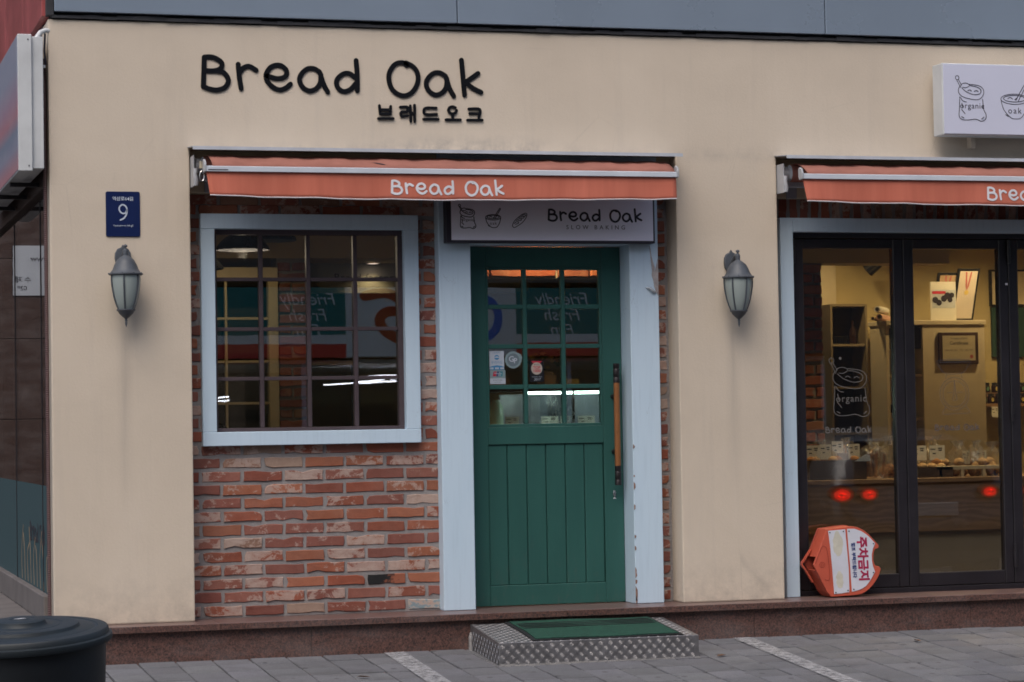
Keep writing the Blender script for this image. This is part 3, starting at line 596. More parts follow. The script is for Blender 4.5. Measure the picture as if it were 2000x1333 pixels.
# ---- bifold doors of the second bay
bw2 = MB()
for a in ((1.9455, 2.02, .211, 2.949), (2.02, 5.0995, 2.56, 2.949), (5.04, 5.0995, .211, 2.5599)): bw2.box(a[0], a[1], .1835, .335, a[2], a[3])
bw2 = bw2.build('brick_lintel', MORTAR, B)
x = 1.985
while x < 5.06: put_brick(bw2, x, .178, 2.655, .20, .059, vert=True); x += .0725
brick_field(bw2, 1.9465, 2.012, .212, 2.56, .176, L=.06, jx=.2, offs=-.003, stag=0)
F = bpy.data.objects.new('folding_door', None); C.objects.link(F); F.parent = B; F.location = (3.5, .2, .212)
box('casing', BLUE, F, 2.012, 2.100, .125, .33, .2105, 2.584, .003); box('casing', BLUE, F, 2.1005, 5.04, .125, .33, 2.496, 2.584, .003); box('casing', BLUE, F, 4.955, 5.04, .127, .33, .2105, 2.4955, .003)
box('outer_frame', BLACKFRAME, F, 2.1005, 2.126, .19, .30, .2105, 2.4955, .002); box('outer_frame', BLACKFRAME, F, 2.1265, 4.954, .185, .30, 2.462, 2.4955, .002); box('outer_frame', BLACKFRAME, F, 2.1265, 4.954, .19, .30, .2105, .242, .002)
for x0, x1, a, c in ((2.128, 2.880, 2.196, 2.813), (2.884, 3.620, 2.953, 3.557), (3.624, 4.376, 3.692, 4.309), (4.380, 4.953, 4.448, 4.888)):
    z0, z1 = .245, 2.460
    box('leaf_stile', BLACKFRAME, F, x0, a, .198, .26, z0, z1, .004); box('leaf_stile', BLACKFRAME, F, c, x1, .198, .26, z0, z1, .004)
    box('leaf_rail', BLACKFRAME, F, a + .0004, c - .0004, .199, .26, 2.398, z1 - .0005, .004); box('leaf_rail', BLACKFRAME, F, a + .0004, c - .0004, .199, .26, z0 + .0005, .330, .004)
    box('glass_pane', BGLASS, F, a - .003, c + .003, .2235, .2275, .327, 2.401)
for x in (2.127, 3.622, 2.882):
    if x == 2.882: continue
    for z in (.42, 1.36, 2.38): MB().lathe([(.011, z - .075), (.011, z - .026), (.013, z - .025), (.013, z + .025), (.011, z + .026), (.011, z + .075)], x, .186, 10).build('hinge', BLACKFRAME, F, smooth=True)
box('maker_label', WHITEP, F, 3.600, 3.618, .1965, .1978, 2.165, 2.178)

# ---- the side of the building along the alley
sg = bpy.data.objects.new('side_window', None); C.objects.link(sg); sg.parent = B; sg.location = (-2.5, 1.3, .36)
for y0, y1 in ((.36, .70), (.712, 2.44), (2.452, 4.2), (4.212, 5.95)):
    box('frosted_pane', FROST, sg, -2.506, -2.498, y0, y1, .365, 1.0); box('glass_pane', SGLASS, sg, -2.506, -2.498, y0, y1, 1.001, 2.70)
for y in (.345, .7, 2.44, 4.2): box('mullion', BLACKFRAME, sg, -2.51, -2.49, y + .0005, y + .0115, .365, 2.70)
box('sill_stone', STEP, B, -2.545, -2.30, .3405, 5.95, .21, .3645, .006)
box('alley_soffit', GRANSIDE, B, -2.515, -2.2, .3405, 5.95, 2.751, 3.70)
box('alley_base', STEP, B, -3.05, -2.461, .36, 5.95, -.2, .2095, .006)
# stone panels added behind the side glass to stand in for mirrored granite
standin = bpy.data.objects.new('stone_standin', None); C.objects.link(standin); standin.parent = B; standin.location = (-2.1, 1.5, .4)
for i, (z0, z1) in enumerate(((.366, .70), (.705, 1.05), (1.055, 1.40), (1.405, 1.75), (1.755, 2.10), (2.105, 2.70))):
    for j, (y0, y1) in enumerate(((.345, 1.5), (1.505, 3.0), (3.005, 4.5), (4.505, 5.9))): box('stone_panel', GRANSIDE, standin, -2.32, -2.29, y0, y1, z0, z1, .003)
box('stone_pier', GRANSIDE, standin, -2.40, -2.3205, 4.75, 5.9, .366, 2.70, .004)
side_red = bpy.data.objects.new('side_fascia', None); C.objects.link(side_red); side_red.parent = B; side_red.location = (-2.5, 2, 3.7)
for y0 in range(4): box('red_panel', REDPANEL, side_red, -2.55, -2.503, .05 + y0 * 1.2, 1.243 + y0 * 1.2, 3.705, 5.9, .003)
box('corner_trim', DARKGAP, B, -2.53, -2.487, -.02, .045, 3.70, 5.9, .003)
# closed shell at the back
box('rear_wall', MORTAR, B, -2.5, 5.9, 8.02, 8.2, -.2, 6.0); box('party_wall', MORTAR, B, 5.75, 5.9, .3405, 8.0, -.2, 6.0); box('roof_slab', MORTAR, B, -2.48, 5.74, .3405, 8.0, 5.7, 5.95); box('alley_wall', MORTAR, B, -2.5, -2.2, 5.955, 8.0, .2, 5.69)

# ------------------------------------------------------------------ interior shell
struct(box('floor', IFLOOR, None, -2.195, 5.745, .505, 8.0, .05, .2095)); struct(box('ceiling', ICEIL, None, -2.195, 5.745, .345, 8.0, 2.92, 3.0))
struct(box('wall_back', IWALL, None, -2.195, 5.745, 6.6, 6.75, .21, 2.9195)); struct(box('wall_right', IWALL, None, 5.55, 5.70, .345, 6.5995, .21, 2.9195)); struct(box('wall_left', DARK, None, -2.19, -2.05, .345, 6.5995, .21, 2.9195))
struct(box('partition_wall', IWALL, None, 3.52, 5.5495, 3.2, 3.3, .21, 2.9195))

# ================================================================== wall lettering
ws = thing('wall_sign', 'big black handwritten letters reading Bread Oak on the cream wall', 'sign', (-.8, -.002, 3.27))
lettering(ws, 'letter', BLACK, -1.640, 3.279, 1.700, -.002, .0172, .005, .0004)
ks = thing('wall_sign', 'small black Korean letters under the big Bread Oak lettering', 'sign', (-.27, -.002, 3.13))
KORN = [[[((x - 1195) / 632, (556 - (y - (x - 1195) * .012)) / 632) for x, y in s] for s in l] for l in KOR]
lettering(ks, 'letter', BLACK, -.588, 3.134, .640, -.002, .0255, .007, .0006, KORN)

# ================================================================== awnings
def awning(x0, x1, label, text_x, dirt):
    A = thing('awning', label, 'awning', ((x0 + x1) / 2, -.16, 2.95), 'orange retractable awnings over the shop openings')
    # hood: bent sheet on the wall above the opening
    MB().prism([(-.001, 2.958), (-.001, 2.954), (-.19, 2.937), (-.2, 2.922), (-.205, 2.922), (-.2, 2.942)], lambda a, c, d: (d, a, c), x0 - .012, x1 - .03).build('hood', HOODM, A)
    # roller and the canvas that comes off it
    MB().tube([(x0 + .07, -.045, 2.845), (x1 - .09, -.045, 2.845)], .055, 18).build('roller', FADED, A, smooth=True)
    N = 60; cv = MB(); vs = []
    for q in range(N + 1):
        x = x0 + .085 + (x1 - x0 - .20) * q / N; wv = .004 * math.sin(q * .9) + .003 * math.sin(q * 2.3 + 1)
        prof = [(-.05, 2.898), (-.12, 2.894 + wv * .5), (-.19, 2.872 + wv), (-.25, 2.846 + wv), (-.298, 2.815)]
        vs += [(x, a, c) for a, c in prof]
    cv.add(vs, [(5 * q + k, 5 * q + k + 1, 5 * q + 6 + k, 5 * q + 5 + k) for q in range(N) for k in range(4)])
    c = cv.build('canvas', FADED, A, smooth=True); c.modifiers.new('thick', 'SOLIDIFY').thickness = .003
    # front bar with end caps
    bx0, bx1 = x0 + .045, x1 - .115
    MB().prism([(-.322, 2.812), (-.292, 2.820), (-.286, 2.795), (-.292, 2.782), (-.322, 2.786)], lambda a, c, d: (d, a, c), bx0, bx1).build('front_bar', ALU, A)
    for xa in (bx0 - .014, bx1 + .0005):
        pts = [(-.327, 2.783), (-.285, 2.779), (-.272, 2.80), (-.272, 2.848), (-.29, 2.857), (-.318, 2.842), (-.327, 2.82)]
        MB().prism(pts, lambda a, c, d: (d, a, c), xa, xa + .0135).build('end_cap', BRACK, A, bevel=.002)
    # valance
    N = 90; M = 7; vs = []
    for q in range(N + 1):
        u = q / N
        for k in range(M + 1):
            v = k / M; flare = .034 * v * max(0, 1 - u * 12) * 1.0; bot = 2.648 - .014 * math.sin(min(1, u * 1.15) * PI) + .0016 * math.sin(u * 37) + .0008 * math.sin(u * 83 + 2) + .008 * max(0, (u - .93) / .07)
            x = bx0 + (bx1 - bx0) * u + .022 * v * (1 - u) - .004 * v
            y = -.306 - v * .006 - .008 * v * math.sin(u * 31 + 1.2) * (.6 + .4 * math.sin(u * 7)) - flare * .4 - .010 * v * max(0, (u - .94) / .06)
            vs.append((x, y, 2.790 + (bot - 2.790) * v))
    va = MB(); va.add(vs, [(q * (M + 1) + k, q * (M + 1) + k + 1, (q + 1) * (M + 1) + k + 1, (q + 1) * (M + 1) + k) for q in range(N) for k in range(M)])
    o = va.build('valance', CANVAS, A, smooth=True); o.modifiers.new('thick', 'SOLIDIFY').thickness = .002
    hem = MB(); hem.tube([vs[q * (M + 1) + M] for q in range(N + 1)], .0042, 6); hem.build('hem', HEM, o, smooth=True)
    def vfn(a, c, d):
        x = text_x + a * .682; u = (x - bx0) / (bx1 - bx0); z = 2.661 + c * .682; v = (2.790 - z) / .155
        return (x, -.306 - v * .006 - .008 * v * math.sin(u * 31 + 1.2) * (.6 + .4 * math.sin(u * 7)) - .0025 - d, z)
    lettering(o, 'letter', WHITEP, 0, 0, 0, 0, .020, .0006, .0003, fn=vfn)
    # fixings at the left end: bracket, gear box, square torsion bar, crank eye
    MB().box(x0 + .005, x0 + .013, -.10, .02, 2.72, 2.90).build('end_bracket', BRACK, A, bevel=.002)
    MB().tube([(x0 + .02, -.045, 2.845), (x0 + .055, -.045, 2.845), (x0 + .068, -.045, 2.845)], [.040, .040, .052], 16).build('gear_box', BRACK, A, smooth=True)
    box('torsion_bar', ALU, A, x0 + .015, x1 - .12, .02, .06, 2.765, 2.80, .003)
    box('wall_plate', ALUGREY, A, x0 + .10, x0 + .17, .085, .0985, 2.70, 2.79, .003)
    MB().tube([(x0 + .02, -.10, 2.82), (x0 + .014, -.105, 2.79), (x0 + .022, -.105, 2.75), (x0 + .02, -.10, 2.725)], .013, 10).build('arm_bracket', BRACK, A, smooth=True)
    if dirt:
        MB().tube([(x0 + .045, -.14, 2.86), (x0 + .045, -.14, 2.82)], .011, 10).build('crank_socket', CREAM, A, smooth=True)
        MB().tube([(x0 + .048 + .013 * math.sin(q * PI / 8), -.145, 2.775 + .028 * math.cos(q * PI / 8)) for q in range(17)], .0035, 6).build('crank_eye', CHROME, A, smooth=True)
        MB().prism([(-.685, 2.853), (-.655, 2.851), (-.62, 2.842), (-.607, 2.836), (-.63, 2.838), (-.66, 2.846)], lambda a, c, d: (a, -.205 - (2.87 - c) * 1.9 - d, c + .004), 0, .002).build('tear', INK, A)
        box('maker_strip', INK, A, bx0 + .01, bx0 + .125, -.3235, -.3222, 2.792, 2.797)
    return A
awning(-1.715, 1.285, 'orange awning with white lettering over the window and green door', -.590, True)
awning(1.945, 5.10, 'orange awning with white lettering over the black folding doors', 3.226, False)

# ================================================================== sign above the door
ds = thing('shop_sign', 'lilac box sign with bakery drawings in a dark frame above the green door', 'sign', (.48, .02, 2.41))
box('case', INK, ds, -.178, 1.138, .0, .079, 2.41, 2.70, .002); box('face', LILAC, ds, -.150, 1.126, -.004, -.0005, 2.424, 2.69)
icon(SACK, -.048, 2.492, .150, -.004, .030, INK, ds, 'drawing'); icon(BOWL, .110, 2.498, .150, -.004, .030, INK, ds, 'drawing'); icon(LOAF, .275, 2.497, .118, -.004, .036, INK, ds, 'drawing')
text(ds, 'lettering', 'organic', INK, .024, front(-.048, 2.545, -.004)); text(ds, 'lettering', 'oak', INK, .026, front(.110, 2.525, -.004), 1.2)
lettering(ds, 'letter', INK, .455, 2.538, .600, -.004, .021, .0012, .0003)
text(ds, 'lettering', 'SLOW BAKING', INK, .036, front(.757, 2.504, -.004), 1.75)
# bright box sign on the wall
hs = thing('shop_sign', 'thick white box sign with sack and bowl drawings above the second awning', 'sign', (4.1, -.1, 3.085))
box('case', WHITEBOX, hs, 2.992, 5.30, -.195, -.06, 3.086, 3.536, .004); box('face', LILAC2, hs, 3.0, 5.29, -.200, -.1955, 3.092, 3.530, .001)
box('bracket', MATS['stucco'], hs, 3.25, 3.28, -.0595, -.001, 3.02, 3.50); box('bracket', MATS['stucco'], hs, 5.0, 5.03, -.0595, -.001, 3.02, 3.50)
icon(SACK, 3.193, 3.172, .292, -.200, .013, INK, hs, 'drawing'); icon(BOWL, 3.488, 3.190, .300, -.200, .013, INK, hs, 'drawing'); icon(LOAF, 3.83, 3.186, .235, -.200, .02, INK, hs, 'drawing')
text(hs, 'lettering', 'organic', INK, .052, front(3.193, 3.268, -.2), 1.1); text(hs, 'lettering', 'oak', INK, .055, front(3.488, 3.243, -.2), 1.25); lettering(hs, 'letter', INK, 4.1, 3.27, 1.05, -.2, .02, .0012, .0003)

# ================================================================== wall lanterns
def lantern(cx, z0, label, rz):
    L = thing('wall_lantern', label, 'lantern', (cx, 0, z0), 'grey wall lanterns on the stucco piers'); cy = -.125
    sh = [(0, .145), (.010, .128), (.034, .118), (.047, .095), (.050, .065), (.044, .032), (.026, .008), (0, 0), (-.026, .008), (-.044, .032), (-.050, .065), (-.047, .095), (-.034, .118), (-.010, .128)]
    MB().prism([(cx + a * .95, z0 + .325 + b) for a, b in sh], fXZ(-.022), 0, .0215).build('back_plate', LANT, L, bevel=.006, seg=2)
    MB().tube([(cx, -.02, z0 + .375), (cx, -.05, z0 + .40), (cx, -.09, z0 + .425), (cx, cy, z0 + .425)], [.017, .014, .013, .015], 12).build('arm', LANT, L, smooth=True)
    MB().lathe([(.001, z0 + .462), (.010, z0 + .458), (.012, z0 + .450), (.006, z0 + .444), (.007, z0 + .432), (.015, z0 + .426), (.015, z0 + .398), (.020, z0 + .394), (.032, z0 + .386), (.050, z0 + .370), (.064, z0 + .345), (.074, z0 + .318), (.085, z0 + .302), (.098, z0 + .294), (.098, z0 + .288), (.088, z0 + .284), (.02, z0 + .284)], cx, cy, 28).build('cap', LANT, L, smooth=True)
    gp = [(.086, .2835), (.087, .262), (.085, .235), (.080, .200), (.072, .160), (.060, .122), (.046, .088), (.040, .080)]
    MB().lathe([(r * .965, z0 + z) for r, z in gp], cx, cy, 28).build('glass_shade', LGLASS, L, smooth=True)
    for q in range(6):
        a = 2 * PI * q / 6 + rz
        MB().tube([(cx + r * math.cos(a), cy + r * math.sin(a), z0 + z) for r, z in gp[:-1]], .0050, 6).build('rib', LANT, L, smooth=True)
    MB().lathe([(.043, z0 + .092), (.054, z0 + .090), (.054, z0 + .084), (.047, z0 + .079), (.040, z0 + .066), (.024, z0 + .050), (.016, z0 + .043), (.009, z0 + .038), (.006, z0 + .030), (.010, z0 + .026), (.006, z0 + .022), (.007, z0 + .014), (.006, z0 + .004), (.001, z0 - .012)], cx, cy, 24).build('bottom_cup', LANT, L, smooth=True)
    for q in range(9):                                            # small beads on the rim
        a = 2 * PI * q / 9 + .2; MB().lathe([(.001, z0 + .300), (.004, z0 + .297), (.001, z0 + .290)], cx + .096 * math.cos(a), cy + .096 * math.sin(a), 6).build('bead', LANT, L)
lantern(-2.109, 1.919, 'grey wall lantern under the blue number plate', -PI / 2 + PI / 6 + .28)
lantern(1.628, 1.902, 'grey wall lantern on the pier between green door and black folding doors', -PI / 2 + .26)

# ================================================================== house number plate
ad = thing('number_plate', 'navy house number plate with a white 9 on the cream pier', 'sign', (-2.105, -.006, 2.434))
rr = []
for cx, cz, a0 in ((-2.017, 2.684, 0), (-2.193, 2.684, 90), (-2.193, 2.444, 180), (-2.017, 2.444, 270)):
    rr += [(cx + .010 * math.cos(math.radians(a0 + q * 30)), cz + .010 * math.sin(math.radians(a0 + q * 30))) for q in range(4)]
MB().prism(rr, fXZ(-.007), 0, .0065).build('plate', NAVY, ad, bevel=.001)
text(ad, 'lettering', '역삼로64길', PLATEWHITE, .026, front(-2.105, 2.651, -.007), bold=.0004); text(ad, 'lettering', 'Yeoksam-ro 64-gil', PLATEWHITE, .0155, front(-2.105, 2.497, -.007))
mb = MB(); nine = [(-2.083, 2.588), (-2.092, 2.570), (-2.110, 2.569), (-2.125, 2.585), (-2.124, 2.605), (-2.108, 2.618), (-2.090, 2.610), (-2.082, 2.590), (-2.086, 2.562), (-2.100, 2.540), (-2.120, 2.530)]
ribbon(mb, nine, .0085, lambda a, c, d: (a, -.007 - d, c), .0012, 0, 5); mb.build('numeral', PLATEWHITE, ad)
for a in ((-2.198, 2.56), ): pass
for x, z in ((-2.187, 2.563), (-2.023, 2.563)): MB().tube([(x, -.0075, z), (x, -.009, z)], .003, 8).build('screw', NAVY, ad)

# ================================================================== checker plate step and its mat
stp = thing('door_step', 'low step clad in silver checker plate in front of the green door', 'step', (.47, -.5, gz(-.5)))
sx0, sx1, sy0, sy1 = -.12, 1.078, -.795, -.1735
def topz(y): return gz(y) + .128 + (.0 if y < -.5 else .0) + .03 * (y - sy0)
b = MB(); b.add([(sx0, sy0, gz(sy0) - .02), (sx1, sy0, gz(sy0) - .02), (sx1, sy1, gz(sy1) - .05), (sx0, sy1, gz(sy1) - .05), (sx0, sy0, topz(sy0)), (sx1, sy0, topz(sy0)), (sx1, sy1, topz(sy1)), (sx0, sy1, topz(sy1))],
      [(0, 3, 2, 1), (4, 5, 6, 7), (0, 1, 5, 4), (1, 2, 6, 5), (2, 3, 7, 6), (3, 0, 4, 7)]); b.build('plate_box', PLATE, stp, bevel=.002)
def lugs(fn, U, V, pu):
    m = MB(); nu = int(U / pu); nv = int(V / pu * 1.0)
    for i in range(nu * 2):
        for j in range(nv * 2 + 1):
            if (i + j) % 2: ang = PI / 4
            else: ang = -PI / 4
            cu, cv = (i + .5) * pu / 2, (j + .35) * pu / 2
            if cv > V - .012 or cu > U - .012: continue
            for q in range(4):
                o = (q - 1.5) * .0062; ca, sa = math.cos(ang), math.sin(ang); hl, hw = .0135 - abs(q - 1.5) * .0012, .0018
                pts = []
                for a, c in ((-hl, 0), (0, hw), (hl, 0), (0, -hw)):
                    pts.append((cu + a * ca - (c + o) * sa, cv + a * sa + (c + o) * ca))
                base = [fn(*p, .0004) for p in pts]; top = fn(cu - o * sa, cv + o * ca, .0022)
                m.add(base + [top], [(0, 1, 4), (1, 2, 4), (2, 3, 4), (3, 0, 4)])
    return m
h = topz(sy0) - gz(sy0)
for nm, fn, U, V in (('front', lambda u, v, d: (sx0 + .004 + u, sy0 - d, gz(sy0) + .006 + v), sx1 - sx0 - .006, h - .006),
                     ('top', lambda u, v, d: (sx0 + .004 + u, sy0 + .004 + v, topz(sy0 + v) + d), sx1 - sx0 - .006, sy1 - sy0 - .006),
                     ('side', lambda u, v, d: (sx0 - d, sy0 + .004 + u, gz(sy0 + u) + .006 + v), sy1 - sy0 - .03, h - .002)):
    o = lugs(fn, U, V, .0585).build('tread_pattern', PLATE, stp); o['kind'] = 'stuff'
b = MB(); b.prism([(sx0 - .012, -.02), (sx0 - .012, .07), (sx0 - .004, .10), (sx0 + .03, .115), (sx0 + .05, .12), (sx0 + .05, -.02)], lambda a, c, d: (a, sy1 - .035 + d, c), 0, .036)
b.build('mortar_fillet', plain('pale_mortar', (.30, .29, .285), .95, .2, 14, bump=.5), stp, bevel=.006)
b = MB()
for q in range(40):
    x = sx0 + (sx1 - sx0) * q / 40; wd = random.uniform(.004, .018); b.box(x, x + (sx1 - sx0) / 40 + .002, sy0 - wd, sy0 + .002, gz(sy0 - wd) - .02, gz(sy0) + random.uniform(.002, .008))
b.build('mortar_bead', MATS['pale_mortar'], stp)
mt = thing('door_mat', 'green ribbed mat with black rubber edge lying on the checker plate step', 'mat', (.5, -.5, topz(-.5)))
def mat_sheet(x0, x1, y0, y1, lift, nx=14, ny=8):
    vs = []; 
    for j in range(ny + 1):
        for i in range(nx + 1):
            u, v = i / nx, j / ny; x = x0 + (x1 - x0) * u + .012 * math.sin(v * 3) * (1 - u); y = y0 + (y1 - y0) * v
            vs.append((x, y, topz(y) + lift + .006 * max(0, v - .8) / .2 * (1 - u) + .002 * math.sin(u * 9 + v * 4)))
    m = MB(); m.add(vs, [(j * (nx + 1) + i, j * (nx + 1) + i + 1, (j + 1) * (nx + 1) + i + 1, (j + 1) * (nx + 1) + i) for j in range(ny) for i in range(nx)]); return m
for nm, mm, a in (('rubber_base', RUBBER, (.08, .99, -.785, -.20, .0045)), ('pile', MATG, (.105, .97, -.76, -.215, .0095))):
    o = mat_sheet(*a).build(nm, mm, mt); md = o.modifiers.new('t', 'SOLIDIFY'); md.thickness = .004; md.offset = 0
for k in range(4):
    y = -.44 + .045 * k; mb = MB(); ribbon(mb, [(.13, y), (.4, y + .01), (.7, y + .012), (.95, y + .03)], .010, lambda a, c, d: (a, c, topz(c) + .0135 + d), .002, 0, 5); mb.build('rib_mark', RUBBER, mt)

# ================================================================== rubber bin by the corner
bn = thing('trash_bin', 'dark rubber dustbin with a ribbed round lid beside the building corner', 'bin', (-3.092, -4.7, gz(-4.7)))
R0 = .325; Zt = .78
bb = MB().lathe([(R0 * .86, 0), (R0 * .965, Zt - .10), (R0 * .985, Zt - .075)], -3.092, -4.7, 48).v
def binpart(name, prof, m):
    mb = MB().lathe(prof, 0, 0, 56); mb.v = [(x - 3.092, y - 4.7, z + gz(-4.7)) for x, y, z in mb.v]; return mb.build(name, m, bn, smooth=True)
binpart('body', [(R0 * .84, 0), (R0 * .955, Zt - .12), (R0 * .965, Zt - .055)], BINM)
binpart('lid', [(R0 * .97, Zt - .052), (R0 * 1.03, Zt - .050), (R0 * 1.045, Zt - .040), (R0 * 1.04, Zt - .026), (R0 * 1.005, Zt - .022), (R0 * 1.0, Zt - .006), (R0 * .985, Zt), (R0 * .88, Zt + .003), (R0 * .87, Zt + .0005), (R0 * .83, Zt + .001), (R0 * .82, Zt + .003), (R0 * .70, Zt + .003), (R0 * .67, Zt + .006), (R0 * .655, Zt + .018), (R0 * .62, Zt + .020), (R0 * .48, Zt + .018), (R0 * .475, Zt + .0165), (R0 * .44, Zt + .0165), (R0 * .435, Zt + .018), (R0 * .30, Zt + .018), (R0 * .285, Zt + .022), (R0 * .275, Zt + .036), (R0 * .25, Zt + .041), (R0 * .13, Zt + .041), (R0 * .125, Zt + .0395), (R0 * .09, Zt + .0395), (R0 * .085, Zt + .041), (.002, Zt + .042)], BINL)
mb = MB().prism([(.0, .0), (.03, .006), (.045, .0), (.02, -.004)], lambda a, c, d: (a - 3.12, c - 4.70, gz(-4.7) + Zt + .0425 + d), 0, .001); mb.build('paper_scrap', WHITEP, bn)
bn.rotation_euler = (math.radians(4.5), math.radians(-2.5), 0)

# ================================================================== orange no-parking sign lying on its side
ps = thing('parking_sign', 'orange plastic no-parking stand lying on its side against the folding doors', 'sign', (2.28, .03, .212))
k = 1 / (7.014 * 317); X0, Z0 = 2.085, .205                              # drawing units of the outline -> metres
def q2(p): return (X0 + (p[0] - 135) * k, Z0 + (1168 - p[1]) * k + .008)
outl = smooth_path([(470, 238), (620, 222), (770, 208), (880, 206), (1000, 248), (1100, 322), (1180, 412)], 3) + [(1238, 478), (1224, 516), (1186, 520)] + smooth_path([(1160, 560), (1142, 660), (1160, 740), (1180, 766)], 3) + [(1216, 764), (1246, 800)] + smooth_path([(1205, 900), (1100, 1030), (950, 1130), (800, 1150)], 3) + [(480, 1160), (420, 1090), (242, 712)]
outl = [q2(p) for p in outl]
def lean(y0): return lambda a, c, d: (a, y0 + d + .10 * (c - .212), c)
back = [(a - .002, c) for a, c in outl]
MB().prism(outl, lean(-.035), 0, .014).build('front_shell', ORANGE, ps, bevel=.004, seg=2)
inner = []
ctr = (sum(p[0] for p in outl) / len(outl), sum(p[1] for p in outl) / len(outl))
# side walls (hollow moulding), left open at the pointed foot
n = len(outl); sw = MB(); off = [(ctr[0] + (a - ctr[0]) * .97, ctr[1] + (c - ctr[1]) * .97) for a, c in outl]; g = lean(-.0205)
ids = [i for i in range(n) if not (outl[i][0] < q2((300, 0))[0])]
path = outl; pin = off
for i in range(n):
    j = (i + 1) % n
    if i == n - 1 or j == n - 1:
        a0, a1 = (path[i], path[j]); b0, b1 = (pin[i], pin[j])
        # shorten the wall near the foot so that the opening shows
        f = .78
        if i == n - 1: a0 = (a1[0] + (a0[0] - a1[0]) * f, a1[1] + (a0[1] - a1[1]) * f); b0 = (b1[0] + (b0[0] - b1[0]) * f, b1[1] + (b0[1] - b1[1]) * f)
        else: a1 = (a0[0] + (a1[0] - a0[0]) * f, a0[1] + (a1[1] - a0[1]) * f); b1 = (b0[0] + (b1[0] - b0[0]) * f, b0[1] + (b1[1] - b0[1]) * f)
    else: a0, a1, b0, b1 = path[i], path[j], pin[i], pin[j]
    sw.add([g(*a0, 0), g(*a1, 0), g(*b1, 0), g(*b0, 0), g(*a0, .115), g(*a1, .115), g(*b1, .115), g(*b0, .115)], [(0, 3, 2, 1), (4, 5, 6, 7), (0, 1, 5, 4), (1, 2, 6, 5), (2, 3, 7, 6), (3, 0, 4, 7)])
sw.build('side_shell', ORANGE, ps)
MB().prism([(ctr[0] + (a - ctr[0]) * 1.02, ctr[1] + (c - ctr[1]) * 1.012 + .002) for a, c in outl], lean(.096), 0, .012).build('back_shell', ORANGED, ps, bevel=.003)
foot = [q2(p) for p in ((140, 705), (215, 605), (240, 640), (242, 712), (250, 780), (235, 830))]
mb = MB(); ribbon(mb, [(a + .004, c) for a, c in [q2((300, 520)), q2((210, 640)), q2((158, 715)), q2((210, 800)), q2((300, 960))]], .010, lambda a, c, d: (a, .085 - d + .1 * (c - .212), c), .02, 0, 4); mb.build('foot_rim', ORANGE, ps, smooth=True)
p1 = [(488, 256), (742, 240), (752, 500), (760, 800), (748, 1102), (690, 1108), (640, 1116), (522, 1122), (516, 800), (506, 500)]
p2 = [(772, 236), (880, 236)] + smooth_path([(980, 272), (1080, 340), (1180, 448)], 3) + [(1140, 520), (1118, 600), (1115, 680), (1125, 760), (1152, 836)] + smooth_path([(1090, 930), (1000, 1030), (900, 1078)], 3) + [(788, 1100), (786, 800), (778, 500)]
for p in (p1, p2): MB().prism([q2(c) for c in p], lean(-.0385), 0, .003).build('white_panel', WPANEL, ps)
mb = MB(); ribbon(mb, [q2(p) for p in ((270, 700), (380, 480), (430, 475), (455, 520), (470, 700), (472, 900), (440, 935), (400, 920))], .004, lambda a, c, d: (a, -.035 - d + .1 * (c - .212), c), .0015, 0, 5); mb.build('moulded_line', ORANGED, ps)
mb = MB(); ribbon(mb, [q2(p) for p in circ(370, 718, 40, 36)], .003, lambda a, c, d: (a, -.035 - d + .1 * (c - .212), c), .0012, 0, 3); ribbon(mb, [q2(p) for p in circ(370, 718, 18, 16)], .003, lambda a, c, d: (a, -.035 - d + .1 * (c - .212), c), .0012, 0, 3); mb.build('moulded_mark', ORANGED, ps)
for i, (cx, cz, rx, rz_) in enumerate(((620, 440, 75, 170), (615, 930, 55, 130))):
    rs = random.Random(i); MB().prism([q2((cx + rx * rs.uniform(.8, 1.1) * math.cos(a * PI / 10), cz + rz_ * rs.uniform(.85, 1.1) * math.sin(a * PI / 10))) for a in range(20)], lean(-.0392), 0, .0006).build('glue_stain', STAIN, ps)
for p in ((510, 280), (712, 270), (545, 1103), (728, 1080), (797, 268), (1153, 450), (1126, 848), (816, 1068)):
    a, c = q2(p); y = -.0385 + .1 * (c - .212); MB().tube([(a, y, c), (a, y - .003, c)], .0042, 8).build('screw', INK, ps)
def rot_txt(px, pz, y=-.0387): 
    a0, c0 = q2((px, pz)); return lambda a, b, d: (a0 + b, y - d + .1 * ((c0 - a) - .212), c0 - a)
text(ps, 'lettering', '주차금지', MAGENTA, .0745, rot_txt(972, 655), 1.02, bold=.0032); text(ps, 'lettering', '협조 부탁드립니다', BLUEINK, .0285, rot_txt(842, 668), 1.0, bold=.0012)

# ================================================================== alley side: projecting sign box, pipe, hose
ss = thing('alley_sign', 'long weathered white box sign with faded graphics on the alley wall', 'sign', (-2.62, 1.2, 2.8))
box('outer_box', WHITEBOX, ss, -2.70, -2.621, -.075, 3.4, 2.80, 3.58, .003); box('mount_box', WHITEBOX, ss, -2.6205, -2.555, -.055, 3.4, 2.815, 3.57, .003); box('graphic_face', GRAPHIC, ss, -2.7035, -2.7005, -.06, 3.39, 2.81, 3.57)
for z in (2.83, 3.55): MB().tube([(-2.642, -.0755, z), (-2.642, -.078, z)], .004, 8).build('rivet', INK, ss)
for y in (.6, 1.4, 2.2): box('support', BLACKFRAME, ss, -2.69, -2.52, y, y + .03, 2.775, 2.7995)
pp = thing('drain_pipe', 'white bent pipe poking out at the corner above the alley sign', 'pipe', (-2.55, .0, 3.5))
MB().tube([(-2.50, .02, 3.615), (-2.535, .0, 3.615), (-2.565, -.02, 3.60), (-2.59, -.03, 3.565), (-2.595, -.03, 3.55)], .014, 12).build('elbow', WHITEBOX, pp, smooth=True); MB().tube([(-2.535, .02, 3.60), (-2.54, .02, 3.50), (-2.532, .02, 3.42)], .006, 8).build('wire', INK, pp, smooth=True)
